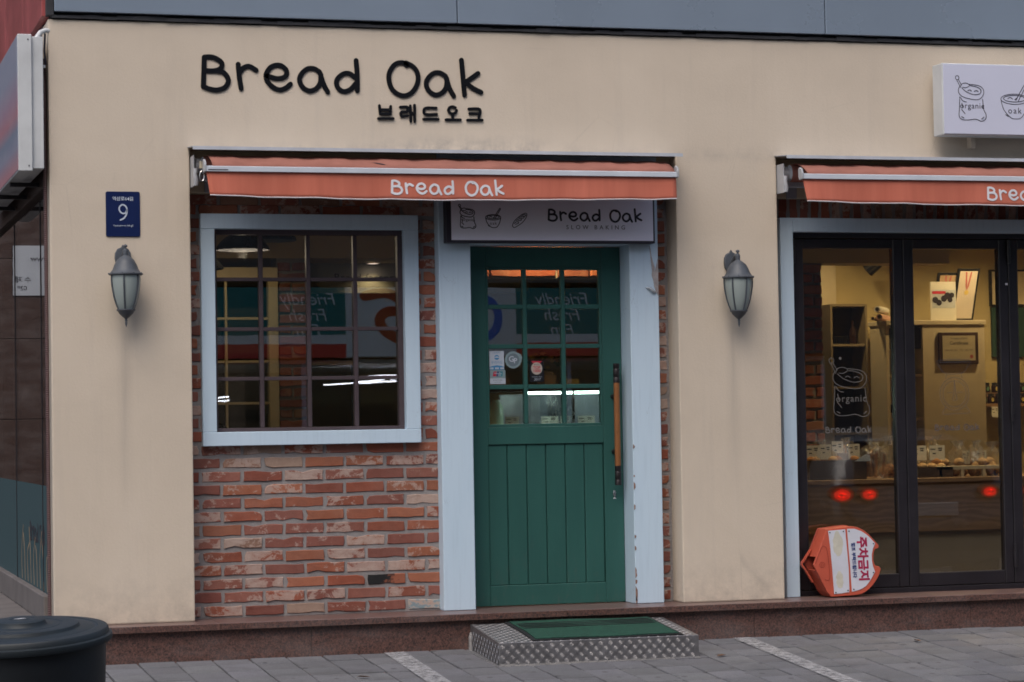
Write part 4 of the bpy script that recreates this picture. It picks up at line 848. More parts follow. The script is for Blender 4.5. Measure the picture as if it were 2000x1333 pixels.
MB().tube([(-2.545, .02, 3.402), (-2.545, .02, 3.418)], .012, 8).build('clip', WHITEBOX, pp)
hz_ = []; z = 3.46
while z > .26: hz_ += [((.0125 if len(hz_) % 2 else .0095), z)]; z -= .006
hs_ = tag(MB().lathe(hz_[::-1], -2.538, .06, 10).build('drain_hose', plain('brown_hose', (.09, .045, .045), .5, .2, 20)), 'ribbed brown hose running down the corner of the cream pier', 'hose')
gsn = thing('window_lettering', 'dark Bread Oak lettering on the frosted alley window', 'lettering', (-2.51, 1.0, .7))
lettering(gsn, 'letter', INK, 0, 0, 0, 0, .02, .0008, .0002, fn=lambda a, c, d: (-2.5065 - d, 1.55 - a * .95, .64 + c * .95))
wg = thing('window_decal', 'pale grass drawing on the frosted alley window', 'decal', (-2.51, 1.2, .4)); mb = MB()
for q in range(9):
    y = .5 + q * .2; mb = MB(); ribbon(mb, [(y, .38), (y + .03, .55), (y + .10 * (1 if q % 2 else -1), .62 + .05 * (q % 3))], .012, lambda a, c, d: (-2.5065 - d, a, c), .0008, q * .00003, 4); mb.build('stem', KRAFT, wg)

# ================================================================== stickers on the door glass
gy = .2808
def sticker(name, label, x0, x1, z0, z1, m): 
    s = thing(name, label, 'sticker', ((x0 + x1) / 2, gy, z0)); box('sheet', m, s, x0, x1, gy - .0008, gy - .0002, z0, z1); return s
STW = plain('sticker_white', (.52, .57, .64), .4, .05, 10); STB = plain('sticker_blue', (.06, .26, .50), .4, .05, 10); STG = plain('sticker_grey_green', (.26, .35, .37), .4, .08, 10); STR = plain('sticker_red', (.50, .03, .06), .4, .05, 10); STT = plain('sticker_teal', (.03, .22, .26), .4, .05, 10); BEI = plain('sticker_beige', (.48, .42, .36), .4, .05, 10); BLK = plain('sticker_black', (.010, .010, .014), .4, .05, 10)
s = sticker('sticker', 'white card sticker with blue ball and Korean words on the door glass', .152, .245, 1.652, 1.768, STW)
yy = gy - .0012
MB().prism([(.199 + .016 * math.cos(q * PI / 8), 1.728 + .015 * math.sin(q * PI / 8)) for q in range(16)], fXZ(yy), 0, .0003).build('ball', STB, s); MB().prism([(.199 + .016 * math.cos(q * PI / 8), 1.7255 + .009 * math.sin(q * PI / 8)) for q in range(9)], fXZ(yy - .0004), 0, .0003).build('ball_top', STW, s)
text(s, 'lettering', '우리카드', STB, .020, front(.199, 1.696, yy), depth=.0002); text(s, 'lettering', '- 우리나라 -', STB, .0105, front(.199, 1.755, yy), depth=.0002)
MB().prism([(.152, 1.652), (.245, 1.652), (.245, 1.670), (.222, 1.677), (.199, 1.680), (.172, 1.676), (.152, 1.670)], fXZ(yy), 0, .0003).build('blue_band', STB, s)
for x in (.165, .199, .232): MB().prism([(x - .012, 1.656), (x + .012, 1.656), (x + .012, 1.667), (x - .012, 1.667)], fXZ(yy - .0005), 0, .0003).build('card_mark', STW, s)
s = sticker('sticker', 'grey bank card sticker with red and teal emblem at the bottom of the pane', .153, .252, 1.565, 1.650, STG)
for a, m in (((.172, .196), STR), ((.194, .214), BLUEINK), ((.212, .236), STT)): MB().prism([(a[0], 1.612), (a[1] - .004, 1.612), (a[1], 1.642), (a[0] + .005, 1.642)], fXZ(yy - (.0002 if m is STR else .0005 if m is STT else .0003)), 0, .0001).build('emblem', m, s)
text(s, 'lettering', 'UnionPay', STW, .0125, front(.205, 1.631, yy - .0006), depth=.0002, bold=.0003); text(s, 'lettering', '银联', STW, .0125, front(.214, 1.619, yy - .0006), depth=.0002)
box('foot_strip', STW, s, .153, .252, yy - .0003, yy, 1.566, 1.600); text(s, 'lettering', '여기서카드결제', INK, .009, front(.2025, 1.588, yy - .0004), depth=.0002); text(s, 'lettering', 'Card Accepted', INK, .007, front(.2025, 1.577, yy - .0004), depth=.0002)
s = thing('sticker', 'round grey sticker with white GP monogram on the door glass', 'sticker', (.305, gy, 1.66)); cpts = [(.303 + (.052 + .002 * math.sin(q * 3.1)) * math.cos(q * PI / 16) + (.008 if q in (1, 2, 3, 4) else 0), 1.712 + .052 * math.sin(q * PI / 16)) for q in range(32)]
MB().prism(cpts, fXZ(gy - .0008), 0, .0006).build('disc', STG, s); MB().prism([(.303 + .040 * math.cos(q * PI / 12), 1.712 + .040 * math.sin(q * PI / 12)) for q in range(24)], fXZ(yy), 0, .0003).build('inner_disc', plain('sticker_grey', (.16, .21, .24), .4, .05, 10), s)
text(s, 'lettering', 'G', STW, .048, front(.292, 1.716, yy), depth=.0003, bold=.001); text(s, 'lettering', 'P', STW, .044, front(.317, 1.706, yy), depth=.0003, bold=.001)
s = sticker('sticker', 'black award sticker with beige TOP 1000 roundel on the door glass', .407, .498, 1.576, 1.704, BLK)
MB().prism([(.418, 1.704), (.487, 1.704), (.475, 1.690), (.430, 1.690)], fXZ(yy), 0, .0003).build('red_ribbon', STR, s); MB().prism([(.4525 + .036 * math.cos(q * PI / 12), 1.658 + .038 * math.sin(q * PI / 12)) for q in range(24)], fXZ(yy - .0003), 0, .0002).build('roundel', BEI, s)
text(s, 'lettering', 'TOP', STR, .024, front(.4525, 1.663, yy - .0004), depth=.0002, bold=.0006); text(s, 'lettering', '1000', STR, .025, front(.4525, 1.643, yy - .0004), depth=.0002, bold=.0006); text(s, 'lettering', '한국맛집', INK, .010, front(.4525, 1.681, yy - .0004), depth=.0002); text(s, 'lettering', '2017', STW, .021, front(.4525, 1.590, yy), shear=.35, depth=.0003); text(s, 'lettering', 'Restaurant Guide', STW, .009, front(.4525, 1.607, yy), shear=.4, depth=.0003)
# vinyl drawings on the folding doors
vd = thing('window_decal', 'frosted flour sack drawing with Bread Oak lettering on the folding door', 'decal', (2.5, .223, 1.23)); icon(SACK, 2.515, 1.328, .385, .2232, .0105, DECAL, vd, 'drawing', .0004); text(vd, 'lettering', 'organic', DECAL, .062, front(2.515, 1.445, .2232), 1.15, depth=.0005)
lettering(vd, 'letter', DECAL, 2.335, 1.228, .315, .2232, .020, .0004, .0001); MB().prism([(2.445 + .009 * math.cos(q * PI / 8), 1.702 + .009 * math.sin(q * PI / 8)) for q in range(16)], fXZ(.2226), 0, .0005).build('dot', DECAL, vd)
DECAL2 = plain('frosted_vinyl_faint', (.085, .08, .09), .7, .05, 8)
vd = thing('window_decal', 'faint kitchen scale drawing with Bread Oak lettering on the folding door', 'decal', (3.23, .223, 1.23)); icon(SCALE_ICON, 3.232, 1.335, .350, .2232, .0085, DECAL2, vd, 'drawing', .0004); lettering(vd, 'letter', DECAL2, 3.092, 1.232, .312, .2232, .020, .0004, .0001)

# ================================================================== inside the shop
def point(name, loc, energy, col, r=.03, parent=None, spot=None):
    l = bpy.data.lights.new(name, 'SPOT' if spot else 'POINT'); l.energy = energy; l.color = col; l.shadow_soft_size = r
    if spot: l.spot_size = math.radians(spot); l.spot_blend = .6
    o = bpy.data.objects.new(name, l); C.objects.link(o); o.location = Vector(loc) - (wloc(parent) if parent else Vector()); o.parent = parent; return o
WARMC = (1.0, .72, .36)
SHADE = plain('black_enamel', (.012, .013, .015), .25, .1, 10); BULB = emit('pendant_bulb', (1.0, .78, .72), 3.5)
SHADEIN = plain('shade_inside', (.045, .045, .05), .4, .05, 10)
def pendant(x, y, z, r, label, on):
    p = thing('pendant_lamp', label, 'lamp', (x, y, z), 'black dome pendant lamps inside the shop')
    pr = [(r, 0), (r * .97, .018), (r * .80, .055), (r * .58, .085), (r * .36, .105), (r * .28, .15), (r * .16, .17), (.012, .175)]
    o = MB().lathe([(a, z + b) for a, b in pr], x, y, 32, False).build('shade', SHADE, p, smooth=True)
    MB().lathe([(a * .97 if a > .02 else a, z + b - .003) for a, b in pr], x, y, 32, False).build('shade_lining', SHADEIN, p, smooth=True)
    MB().lathe([(.002, z + .012), (.022, z + .020), (.030, z + .04), (.022, z + .07), (.014, z + .10)], x, y, 14).build('bulb', BULB if on else SHADEIN, p, smooth=True)
    MB().tube([(x, y, z + .17), (x, y, 2.919)], .004, 6).build('cord', SHADE, p)
    if on: point('pendant_light', (x, y, z - .03), 5.0, (1, .80, .58), .03, p)
pendant(-1.125, 1.6, 2.478, .176, 'black dome pendant lamp with a glowing bulb near the shop window', True)
pendant(-.84, 2.2, 2.585, .188, 'black dome pendant lamp hanging highest behind the shop window', False)
pendant(-1.11, 3.4, 2.47, .165, 'black dome pendant lamp farthest back, by the cream inner window', False)
def downlight(x, y, z, label, e, ang=120, col=None):
    d = thing('downlight', label, 'lamp', (x, y, z), 'round downlights in the shop ceiling')
    MB().lathe([(.055, z - .0005), (.058, z - .008), (.042, z - .010), (.040, z - .004)], x, y, 20, False).build('trim_ring', WHITEBOX, d, smooth=True)
    MB().lathe([(.001, z - .003), (.040, z - .0032)], x, y, 20).build('diffuser', WARM, d)
    point('downlight_lamp', (x, y, z - .03), e, col or WARMC, .03, d, ang); return d
struct(box('bulkhead', ICEIL, None, -2.05, 3.5195, 4.0, 6.5995, 2.592, 2.9195))
downlight(.40, 4.45, 2.5915, 'lit round downlight in the low ceiling behind the window', 3)
downlight(-.9, 3.2, 2.9195, 'added round downlight over the cream inner window', 10, 150)  # unseen lamp added to brighten the left room
downlight(1.20, 2.28, 2.9195, 'round downlight in front of the hanging brick beam', 80, 120, (1, .58, .22))
downlight(3.05, .75, 2.9195, 'added round downlight over the bread counter by the brick pier', 50, 80); downlight(4.1, .75, 2.9195, 'added round downlight over the bread counter in front of the tall cabinet', 55, 80); downlight(4.75, 2.05, 2.9195, 'added round downlight beside the jam shelf', 62, 150); downlight(3.35, 2.45, 2.9195, 'added round downlight behind the brick pier', 30, 150)  # unseen lamps added to light the counter goods and the right-hand room
# inner cream window partition
ip = thing('inner_window', 'cream timber glazing grid between shop and kitchen', 'partition', (-1.2, 4.0, .21))
box('head', CREAM, ip, -2.04, -.441, 3.96, 4.04, 2.435, 2.52, .004); box('post', CREAM, ip, -.515, -.441, 3.96, 4.04, .21, 2.434, .004)
for x in (-.832, -1.15, -1.47, -1.79): box('bar', CREAM, ip, x - .009, x + .009, 3.98, 4.02, .21, 2.434)
for z in (2.14, 1.82, 1.51, 1.20):
    for a, c in ((-.823, -.5155), (-1.141, -.841), (-1.461, -1.159), (-1.781, -1.479)): box('bar', CREAM, ip, a, c, 3.982, 4.018, z - .009, z + .009)
box('dark_backing', DARK, ip, -2.04, -.5155, 4.3, 4.32, .21, 2.43)  # dark sheet put in for the shade behind the grid
bc = thing('brick_column', 'brick column beside the cream inner window', 'column', (-.325, 4.05, .21)); cc = box('core', MORTAR, bc, -.44, -.21, 4.012, 4.25, .21, 2.591)
brick_field(bc, -.44, -.21, .21, 2.59, 3.99, m=IBRICK, L=.215, offs=0)
hb = thing('header_board', 'grey header board lettered Bread factory behind the window', 'sign', (.7, 4.5, 2.36)); box('board', plain('grey_green_board', (.22, .22, .19), .7, .08, 3), hb, -.2, 1.7, 4.55, 4.6, 2.36, 2.5915); text(hb, 'lettering', 'Bread factory', INK, .085, front(.37, 2.478, 4.549), 1.1)
sh = thing('wall_shelf', 'brass-edged kitchen shelf behind the shop window', 'shelf', (.08, 4.6, 1.8)); box('edge', plain('brass', (.42, .27, .08), .35, .15, 10, metallic=.8), sh, -.10, .26, 4.5, 4.52, 1.80, 1.83); box('board', DARK, sh, -.10, .26, 4.5205, 4.9, 1.80, 1.825)
for x in (-.09, .24): box('post', DARK, sh, x, x + .012, 4.55, 4.57, .21, 1.7995)
kc = thing('kitchen_counter', 'dark kitchen work counter behind the shop window', 'counter', (.6, 5, .21)); box('body', DARK, kc, -.15, 1.0, 5.0, 5.6, .21, 1.28); box('top', plain('steel_top', (.35, .36, .36), .3, .1, 8, metallic=.9), kc, -.16, 1.01, 4.98, 5.62, 1.2805, 1.31)
chr_ = thing('chair', 'dark rounded chair back low in the shop window', 'chair', (-1.46, .9, .21))
MB().prism([(-1.64, .75)] + [(-1.47 + .17 * math.cos(PI - q * PI / 12), 1.20 + .17 * math.sin(PI - q * PI / 12)) for q in range(13)] + [(-1.30, .75)], fXZ(.9), 0, .03).build('backrest', SHADE, chr_, bevel=.01); box('seat', SHADE, chr_, -1.66, -1.28, .5505, .93, .63, .67, .01)
for x in (-1.65, -1.31):
    for y in (.56, .895): box('leg', SHADE, chr_, x, x + .03, y, y + .03, .21, .6295)
    box('back_post', SHADE, chr_, x, x + .03, .8955, .925, .6705, .76)
# hanging brick beam behind the door
hb2 = thing('brick_beam', 'warmly lit brick beam seen through the top door panes', 'beam', (1.2, 2.55, 2.36)); box('core', MORTAR, hb2, .55, 1.95, 2.522, 2.7, 2.352, 2.9195); brick_field(hb2, .55, 1.95, 2.353, 2.92, 2.50, m=IBRICK, pitch=.085, h=.070)
# chilled display case
dc = thing('display_case', 'glass display case with bright cool tube lights behind the door', 'display case', (1.6, 3.2, .21))
box('base', DARK, dc, .85, 2.6, 3.0, 3.7, .21, 1.27); box('deck', SIGNW, dc, .86, 2.59, 3.01, 3.65, 1.2705, 1.30); box('back_panel', plain('mirror_grey', (.34, .38, .46), .25, .1, 4), dc, 1.18, 2.59, 3.655, 3.69, 1.2705, 1.545); box('top', DARK, dc, .85, 2.6, 2.99, 3.7, 1.558, 1.585, .003); box('front_glass', GLASS, dc, .86, 2.59, 2.995, 2.999, 1.3005, 1.557); box('divider', CHROME, dc, 1.545, 1.56, 3.01, 3.64, 1.3005, 1.5575)
MB().tube([(1.19, 3.02, 1.545), (1.543, 3.02, 1.545)], .010, 10).build('light_tube', LED, dc); MB().tube([(1.562, 3.02, 1.545), (2.55, 3.02, 1.545)], .010, 10).build('light_tube', LED, dc)
point('case_light', (1.4, 3.06, 1.50), 1.3, (.8, 1, .93), .05, dc); point('case_light', (1.9, 3.06, 1.50), 1.3, (.8, 1, .93), .05, dc)
def card(x, y, z, w_, h_, label, m=CARD, rot=0, lines=True, group='price cards'):
    c = thing('price_card', label, 'price card', (x, y, z), group); b = MB().prism([(-w_ / 2, 0), (w_ / 2, 0), (w_ / 2, h_), (-w_ / 2, h_)], lambda a, q, d: (a, d, q), 0, .002); b.v = [(x + a, y + p, z + q) for a, p, q in b.v]; b.build('card', m, c)
    if lines:
        for k, (u, v, l) in enumerate(((-.28, .74, .34), (.2, .80, .26), (.2, .66, .22), (-.2, .45, .2))):
            box('print', INK, c, x + (u - l / 2) * w_, x + (u + l / 2) * w_, y - .0008, y - .0002, z + (v - .035) * h_, z + (v + .035) * h_)
    c.rotation_euler = (-.08, 0, rot); return c
for i, (x, w_) in enumerate(((1.10, .10), (1.385, .13), (1.505, .075), (1.665, .13), (1.95, .12))): card(x, 3.06, 1.3005, w_, .075, 'white price card leaning on the display case glass', CARD, 0, True, 'price cards on the display case')
for i, (x, m, w_, h_) in enumerate(((1.555, CARDY, .11, .06), (1.03, KRAFT, .10, .075), (.93, KRAFT, .11, .075), (1.385, KRAFT, .09, .09))): card(x, 3.05 - .01 * i, 1.5855, w_, h_, 'plain %s card standing on top of the display case' % ('yellow' if m is CARDY else 'brown'), m, .05 * (i - 1), False, 'cards on the display case top')
vz = thing('flower_pot', 'pot of yellow flowers on the display case', 'flowers', (1.42, 3.3, 1.586)); MB().lathe([(.05, 1.586), (.065, 1.70), (.06, 1.705)], 1.42, 3.3, 16).build('pot', KRAFT, vz, smooth=True)
LEAF = plain('leaf_green', (.05, .10, .03), .6, .3, 20); rs = random.Random(3)
for q in range(26):
    a = rs.uniform(0, 2 * PI); r = rs.uniform(.02, .14); zz = 1.72 + rs.uniform(0, .14); cx, cy = 1.42 + r * math.cos(a), 3.3 + r * math.sin(a); s_ = rs.uniform(.015, .03)
    MB().add([(cx - s_, cy, zz), (cx, cy - s_ * .4, zz + s_ * .6), (cx + s_, cy, zz), (cx, cy + s_ * .3, zz - s_ * .7)], [(0, 1, 2, 3)]).build('flower' if q % 3 == 0 else 'leaf', CARDY if q % 3 == 0 else LEAF, vz)
wsx = thing('glass_jar', 'clear pale jar with a green tint inside the dark end of the display case', 'jar', (1.0, 3.2, 1.301)); MB().lathe([(.045, 1.301), (.05, 1.32), (.05, 1.45), (.03, 1.48), (.03, 1.50)], 1.02, 3.2, 18).build('body', plain('pale_green_glass', (.35, .50, .38), .15, .1, 10), wsx, smooth=True)
# ---- right-hand room
bp = thing('brick_pier', 'brick pier just inside the folding doors', 'pier', (2.84, 1.7, .21)); box('core', MORTAR, bp, 2.66, 2.925, 1.622, 1.85, .21, 2.3995); brick_field(bp, 2.655, 2.93, .212, 2.395, 1.60, m=IBRICK, L=.2)
struct(box('beam', IWALL, None, 2.655, 3.9, 1.60, 1.86, 2.40, 2.9195))
TAUPE = plain('taupe_shelf', (.20, .155, .095), .7, .08, 5)
nu = thing('shelf_unit', 'narrow niche shelf unit against the far wall', 'shelf', (3.72, 3.1, .21)); box('back', plain('niche_back', (.085, .066, .042), .8, .1, 4), nu, 3.56, 3.84, 3.17, 3.199, .21, 2.18)
for x in (3.555, 3.84): box('side', TAUPE, nu, x, x + .015, 2.92, 3.199, .21, 2.18)
for z in (.6, 1.2, 1.545, 1.865, 2.165): box('shelf', TAUPE, nu, 3.5705, 3.8395, 2.93, 3.1695, z, z + .018)
box('lit_wall_patch', CREAM, nu, 3.59, 3.715, 3.17, 3.199, 2.185, 2.49)  # cream sheet stands in for a lit patch high on the wall
bt = thing('bottle', 'slim bottle on the niche shelf', 'bottle', (3.77, 3.0, 1.884)); MB().lathe([(.03, 1.884), (.03, 1.98), (.012, 2.02), (.012, 2.06)], 3.77, 3.0, 14).build('body', JAR, bt, smooth=True)
bk = thing('wire_basket', 'small wire basket on the niche shelf', 'basket', (3.66, 3.0, 1.884))
for q in range(8): MB().tube([(3.60 + q * .016, 2.97, 1.884), (3.60 + q * .016, 2.97, 1.94)], .0025, 5).build('wire', SHADE, bk)
MB().tube([(3.595, 2.97, 1.94), (3.715, 2.97, 1.94)], .003, 5).build('rim', SHADE, bk); MB().tube([(3.595, 2.97, 1.886), (3.715, 2.97, 1.886)], .003, 5).build('rim', SHADE, bk)
spt = thing('spotlight', 'black ceiling spotlight turned towards the cabinet', 'lamp', (3.95, 2.95, 2.92)); MB().tube([(3.95, 2.95, 2.919), (3.95, 2.95, 2.60)], .010, 8).build('stem', SHADE, spt); box('gear', SHADE, spt, 3.91, 3.99, 2.92, 2.98, 2.57, 2.60, .004); MB().tube([(4.0, 2.9, 2.55), (3.96, 2.95, 2.50), (3.90, 3.0, 2.44)], [.03, .05, .055], 14).build('head', SHADE, spt, smooth=True)
cb = thing('cabinet', 'tall cream cabinet with open bays behind the bread counter', 'cabinet', (4.17, 2.65, .21))
box('side_panel', CREAM, cb, 3.775, 3.80, 2.42, 2.70, .21, 2.0); box('divider', CREAM, cb, 4.06, 4.10, 2.4, 2.70, .21, 2.0); box('front_panel', CREAM, cb, 4.1005, 4.56, 2.40, 2.42, .21, 2.0); box('top_panel', CREAM, cb, 3.765, 4.57, 2.39, 2.72, 2.0005, 2.035, .003); box('back_panel', CREAM, cb, 3.8005, 4.0595, 2.68, 2.70, .21, 2.0); box('side_panel', CREAM, cb, 4.53, 4.555, 2.4205, 2.70, .21, 2.0)
box('drawer_box', DARK, cb, 3.8005, 4.0595, 2.43, 2.679, 1.83, 1.98); 
for z in (1.62, 1.30, .9): box('shelf', CREAM, cb, 3.8005, 4.0595, 2.43, 2.6795, z, z + .02)
box('switch_plate', DARK, cb, 3.86, 4.04, 2.665, 2.6795, 1.36, 1.42)
cf = thing('framed_certificate', 'dark framed certificate hanging on the cream cabinet', 'picture', (4.34, 2.39, 1.71))
MB().box(4.18, 4.50, 2.38, 2.3995, 1.71, 1.945).build('frame', plain('dark_walnut', (.05, .025, .015), .35, .2, 12), cf, bevel=.004); box('sheet', plain('aged_paper', (.42, .36, .24), .7, .05, 6), cf, 4.208, 4.472, 2.377, 2.3798, 1.735, 1.92)
text(cf, 'lettering', 'Certificate', INK, .035, front(4.34, 1.865, 2.3768)); text(cf, 'lettering', 'THE BREAD SCHOOL', INK, .015, front(4.34, 1.898, 2.3768)); text(cf, 'lettering', '~ ~ ~  ~  ~ ~', INK, .04, front(4.34, 1.815, 2.3768)); MB().prism([(4.44 + .014 * math.cos(q * PI / 6), 1.765 + .014 * math.sin(q * PI / 6)) for q in range(12)], fXZ(2.3762), 0, .0006).build('seal', REDPANEL, cf)
pt = thing('poster_board', 'white card with a dark berry picture leaning on top of the cabinet', 'picture', (4.28, 2.5, 2.036)); box('board', CARD, pt, 4.18, 4.385, 2.50, 2.51, 2.036, 2.325); box('picture', plain('pale_picture', (.45, .48, .52), .5, .1, 8), pt, 4.192, 4.378, 2.498, 2.4997, 2.13, 2.265); box('red_strip', STR, pt, 4.192, 4.30, 2.4965, 2.4978, 2.235, 2.255)
for x, z, r in ((4.215, 2.19, .024), (4.245, 2.17, .022), (4.285, 2.20, .024), (4.315, 2.22, .026), (4.335, 2.19, .02), (4.35, 2.225, .02)): MB().prism([(x + r * math.cos(q * PI / 6), z + r * math.sin(q * PI / 6)) for q in range(12)], fXZ(2.4968 - .0001 * int(x * 1000 % 7)), 0, .0012).build('berry', INK, pt)
for i, (x0, x1, y, zt, lb) in enumerate(((4.30, 4.47, 2.62, 2.40, 'dark medal frame standing behind the white card on the cabinet'), (4.45, 4.63, 2.60, 2.43, 'pale medal frame with a ribbon leaning at the end of the cabinet top'))):
    fr = thing('medal_frame', lb, 'picture', ((x0 + x1) / 2, y, 2.036)); ln = lambda a, c, d, y=y: (a + .18 * (c - 2.036) - .06, y + d, c)
    MB().prism([(x0, 2.036), (x1, 2.036), (x1, zt), (x0, zt)], ln, 0, .02).build('frame', SHADE, fr, bevel=.003); MB().prism([(x0 + .018, 2.056), (x1 - .018, 2.056), (x1 - .018, zt - .02), (x0 + .018, zt - .02)], ln, -.003, -.0005).build('mount', BEI if i else KRAFT, fr)
    mb = MB(); ribbon(mb, [((x0 + x1) / 2 - .02, zt - .03), ((x0 + x1) / 2, zt - .16), ((x0 + x1) / 2 + .02, zt - .03)], .012, lambda a, c, d: ln(a, c, -.0032 - d), .001, 0, 3); mb.build('ribbon', REDPANEL, fr); MB().prism([((x0 + x1) / 2 + .018 * math.cos(q * PI / 6), zt - .18 + .018 * math.sin(q * PI / 6)) for q in range(12)], ln, -.005, -.0033).build('medal', CARDY, fr)
for i, (x, z, r, c, lb) in enumerate(((3.70, 2.118, .024, CARD, 'white'), (3.715, 2.06, .024, plain('pink_paper', (.55, .32, .24), .7, .05, 8), 'pink'), (3.665, 2.05, .014, KRAFT, 'brown'))):
    rl = thing('paper_roll', '%s paper roll lying on top of the cabinet' % lb, 'paper roll', (x + .1, 2.5, z - r)); MB().tube([(x, 2.40, z), (x + .20, 2.68, z)], r, 14).build('roll', c, rl, smooth=True); MB().tube([(x - .001, 2.3988, z), (x + .002, 2.4025, z)], r * .6, 12).build('core', DARK, rl)
gf = thing('chalkboard', 'dark green framed board on the far wall by the jam shelf', 'board', (5.05, 3.19, 1.78)); box('board', plain('dark_green_board', (.015, .05, .035), .6, .1, 6), gf, 5.02, 5.40, 3.17, 3.1995, 1.78, 2.165, .003)
wf = thing('picture_frame', 'pale framed picture high on the far wall', 'picture', (5.1, 3.19, 2.17)); box('frame', SHADE, wf, 5.01, 5.35, 3.17, 3.1995, 2.175, 2.46, .003); box('sheet', CREAM, wf, 5.025, 5.335, 3.166, 3.1698, 2.19, 2.445)
js = thing('jam_shelf', 'wooden wall shelf carrying dark jam jars', 'shelf', (5.0, 3.05, 1.39)); box('board', PLY, js, 4.76, 5.40, 2.98, 3.1995, 1.395, 1.42); mb = MB(); mb.tube([(4.86, 3.19, 1.28), (4.86, 3.0, 1.39)], .006, 6); mb.build('bracket', SHADE, js)
js2 = thing('jam_shelf', 'small upper riser carrying a few dark jam jars', 'shelf', (5.05, 3.12, 1.42)); box('board', PLY, js2, 4.90, 5.40, 3.10, 3.1995, 1.42, 1.505)
def jar(x, y, z, m, lb):
    j = thing('jam_jar', lb, 'jar', (x, y, z), 'dark jam jars on the wall shelf'); MB().lathe([(.024, z), (.028, z + .004), (.028, z + .05), (.022, z + .058)], x, y, 14).build('body', JAR, j, smooth=True); MB().lathe([(.025, z + .0585), (.025, z + .075), (.001, z + .076)], x, y, 14).build('lid', JARLID, j, smooth=True)
    MB().prism([(x + .011 * math.cos(q * PI / 6), z + .028 + .016 * math.sin(q * PI / 6)) for q in range(12)], fXZ(y - .0305), 0, .002).build('label', m, j)
for i in range(8): jar(4.79 + i * .064, 3.02, 1.4205, (LABG, LABG, CARDY, CARDY)[i % 4], 'dark jam jar with oval %s label on the lower shelf' % ('green' if i % 4 < 2 else 'yellow'))
for i in range(5): jar(4.94 + i * .075, 3.14, 1.5055, (LABG, CARDY)[i % 2], 'dark jam jar with oval %s label on the upper riser' % ('green' if i % 2 == 0 else 'yellow'))
card(4.93, 2.974, 1.315, .06, .08, 'price card hanging from the jam shelf edge')
# bread counter
ct = thing('bread_counter', 'plywood bread counter behind the folding doors', 'counter', (3.6, 1.2, .21))
box('top', PLY, ct, 2.30, 5.2, .88, 1.7, .885, .915, .003); box('front_panel', PLY, ct, 2.32, 5.18, .90, .92, .56, .8845); box('plinth', plain('counter_base', (.30, .255, .215), .7, .06, 3), ct, 2.33, 5.17, .94, .96, .21, .5595); box('carcass', DARK, ct, 2.33, 5.17, .9605, 1.68, .21, .8845)
def tray(x0, x1, z1, label):
    t_ = thing('bread_tray', label, 'tray', ((x0 + x1) / 2, 1.05, .9155)); box('floor', TRAY, t_, x0, x1, .93, 1.35, .9155, .925)
    for a in ((x0, x1, .93, .942), (x0, x1, 1.338, 1.35)): box('wall', TRAY, t_, a[0], a[1], a[2], a[3], .9255, z1)
    for x in (x0, x1 - .012): box('wall', TRAY, t_, x, x + .012, .9425, 1.3375, .9255, z1)
tray(2.52, 2.93, 1.045, 'dark wooden bread tray under the price cards left on the counter'); tray(3.28, 3.56, .985, 'low dark bread tray beside the bagged loaves')
wk = thing('cooling_rack', 'pale wooden rack at the right of the bread counter', 'rack', (3.8, 1.0, .9155))
box('rail', CREAM, wk, 3.44, 4.05, .93, .955, .965, .99, .002)
for x in (3.46, 3.62, 3.78, 3.94, 4.03): box('leg', CREAM, wk, x, x + .02, .93, .955, .9155, .9645)
for q in range(6): box('slat', PLY, wk, 3.44, 4.05, .97 + q * .06, 1.0 + q * .06, .97, .985, .002)
def blob(name, m, parent, cx, cy, cz, rx, ry, rz, seed, amp=.12, n=14, h=9):
    rs = random.Random(seed); ph = [rs.uniform(0, 6.28) for _ in range(6)]; vs = []; fs = []
    for i in range(h + 1):
        t_ = PI * i / h
        for k in range(n):
            a = 2 * PI * k / n; f = 1 + amp * (math.sin(3 * a + ph[0] + 2 * t_) + .7 * math.sin(5 * a - ph[1] + 3 * t_) + .5 * math.sin(7 * t_ + ph[2])) * .5
            vs.append((cx + rx * f * math.sin(t_) * math.cos(a), cy + ry * f * math.sin(t_) * math.sin(a), cz - rz * f * math.cos(t_)))
    for i in range(h):
        for k in range(n): fs.append((i * n + k, i * n + (k + 1) % n, (i + 1) * n + (k + 1) % n, (i + 1) * n + k))
    return MB().add(vs, fs).build(name, m, parent, smooth=True)
def bread_bag(x, y, w_, h_, label, seed, m, sticks=False):
    g_ = thing('bread_bag', label, 'bread', (x, y, .916)); rs = random.Random(seed)
    if sticks:
        for q in range(9): xx = x + rs.uniform(-.35, .35) * w_; MB().tube([(xx, y + rs.uniform(-.02, .02), .93), (xx + rs.uniform(-.03, .03), y + rs.uniform(-.02, .02), .93 + h_ * rs.uniform(.6, .8))], .010, 7).build('bread_stick', m, g_, smooth=True)
    else:
        for q in range(3): blob('loaf', m, g_, x + (q - 1) * w_ * .24, y, .955 + .02 * (q % 2), w_ * .22, .05, .038, seed + q, .1)
    blob('wrapper', CELLO, g_, x, y, .917 + h_ * .46, w_ * .52, .075, h_ * .46, seed + 9, .32, 22, 14)
    for q in range(5): MB().add([(x - .01, y, .917 + h_ * .85), (x + .01, y, .917 + h_ * .85), (x + rs.uniform(-.06, .06) + .02, y + rs.uniform(-.03, .03), .917 + h_ * 1.12), (x + rs.uniform(-.06, .06) - .02, y, .917 + h_ * 1.08)], [(0, 1, 2, 3)]).build('bag_neck', CELLO, g_)
bread_bag(3.02, 1.0, .20, .24, 'tall clear bag of bread sticks in the middle of the counter', 4, BREAD, True); bread_bag(3.17, 1.10, .16, .26, 'clear bag of dark loaves behind the bread sticks', 14, BREAD)
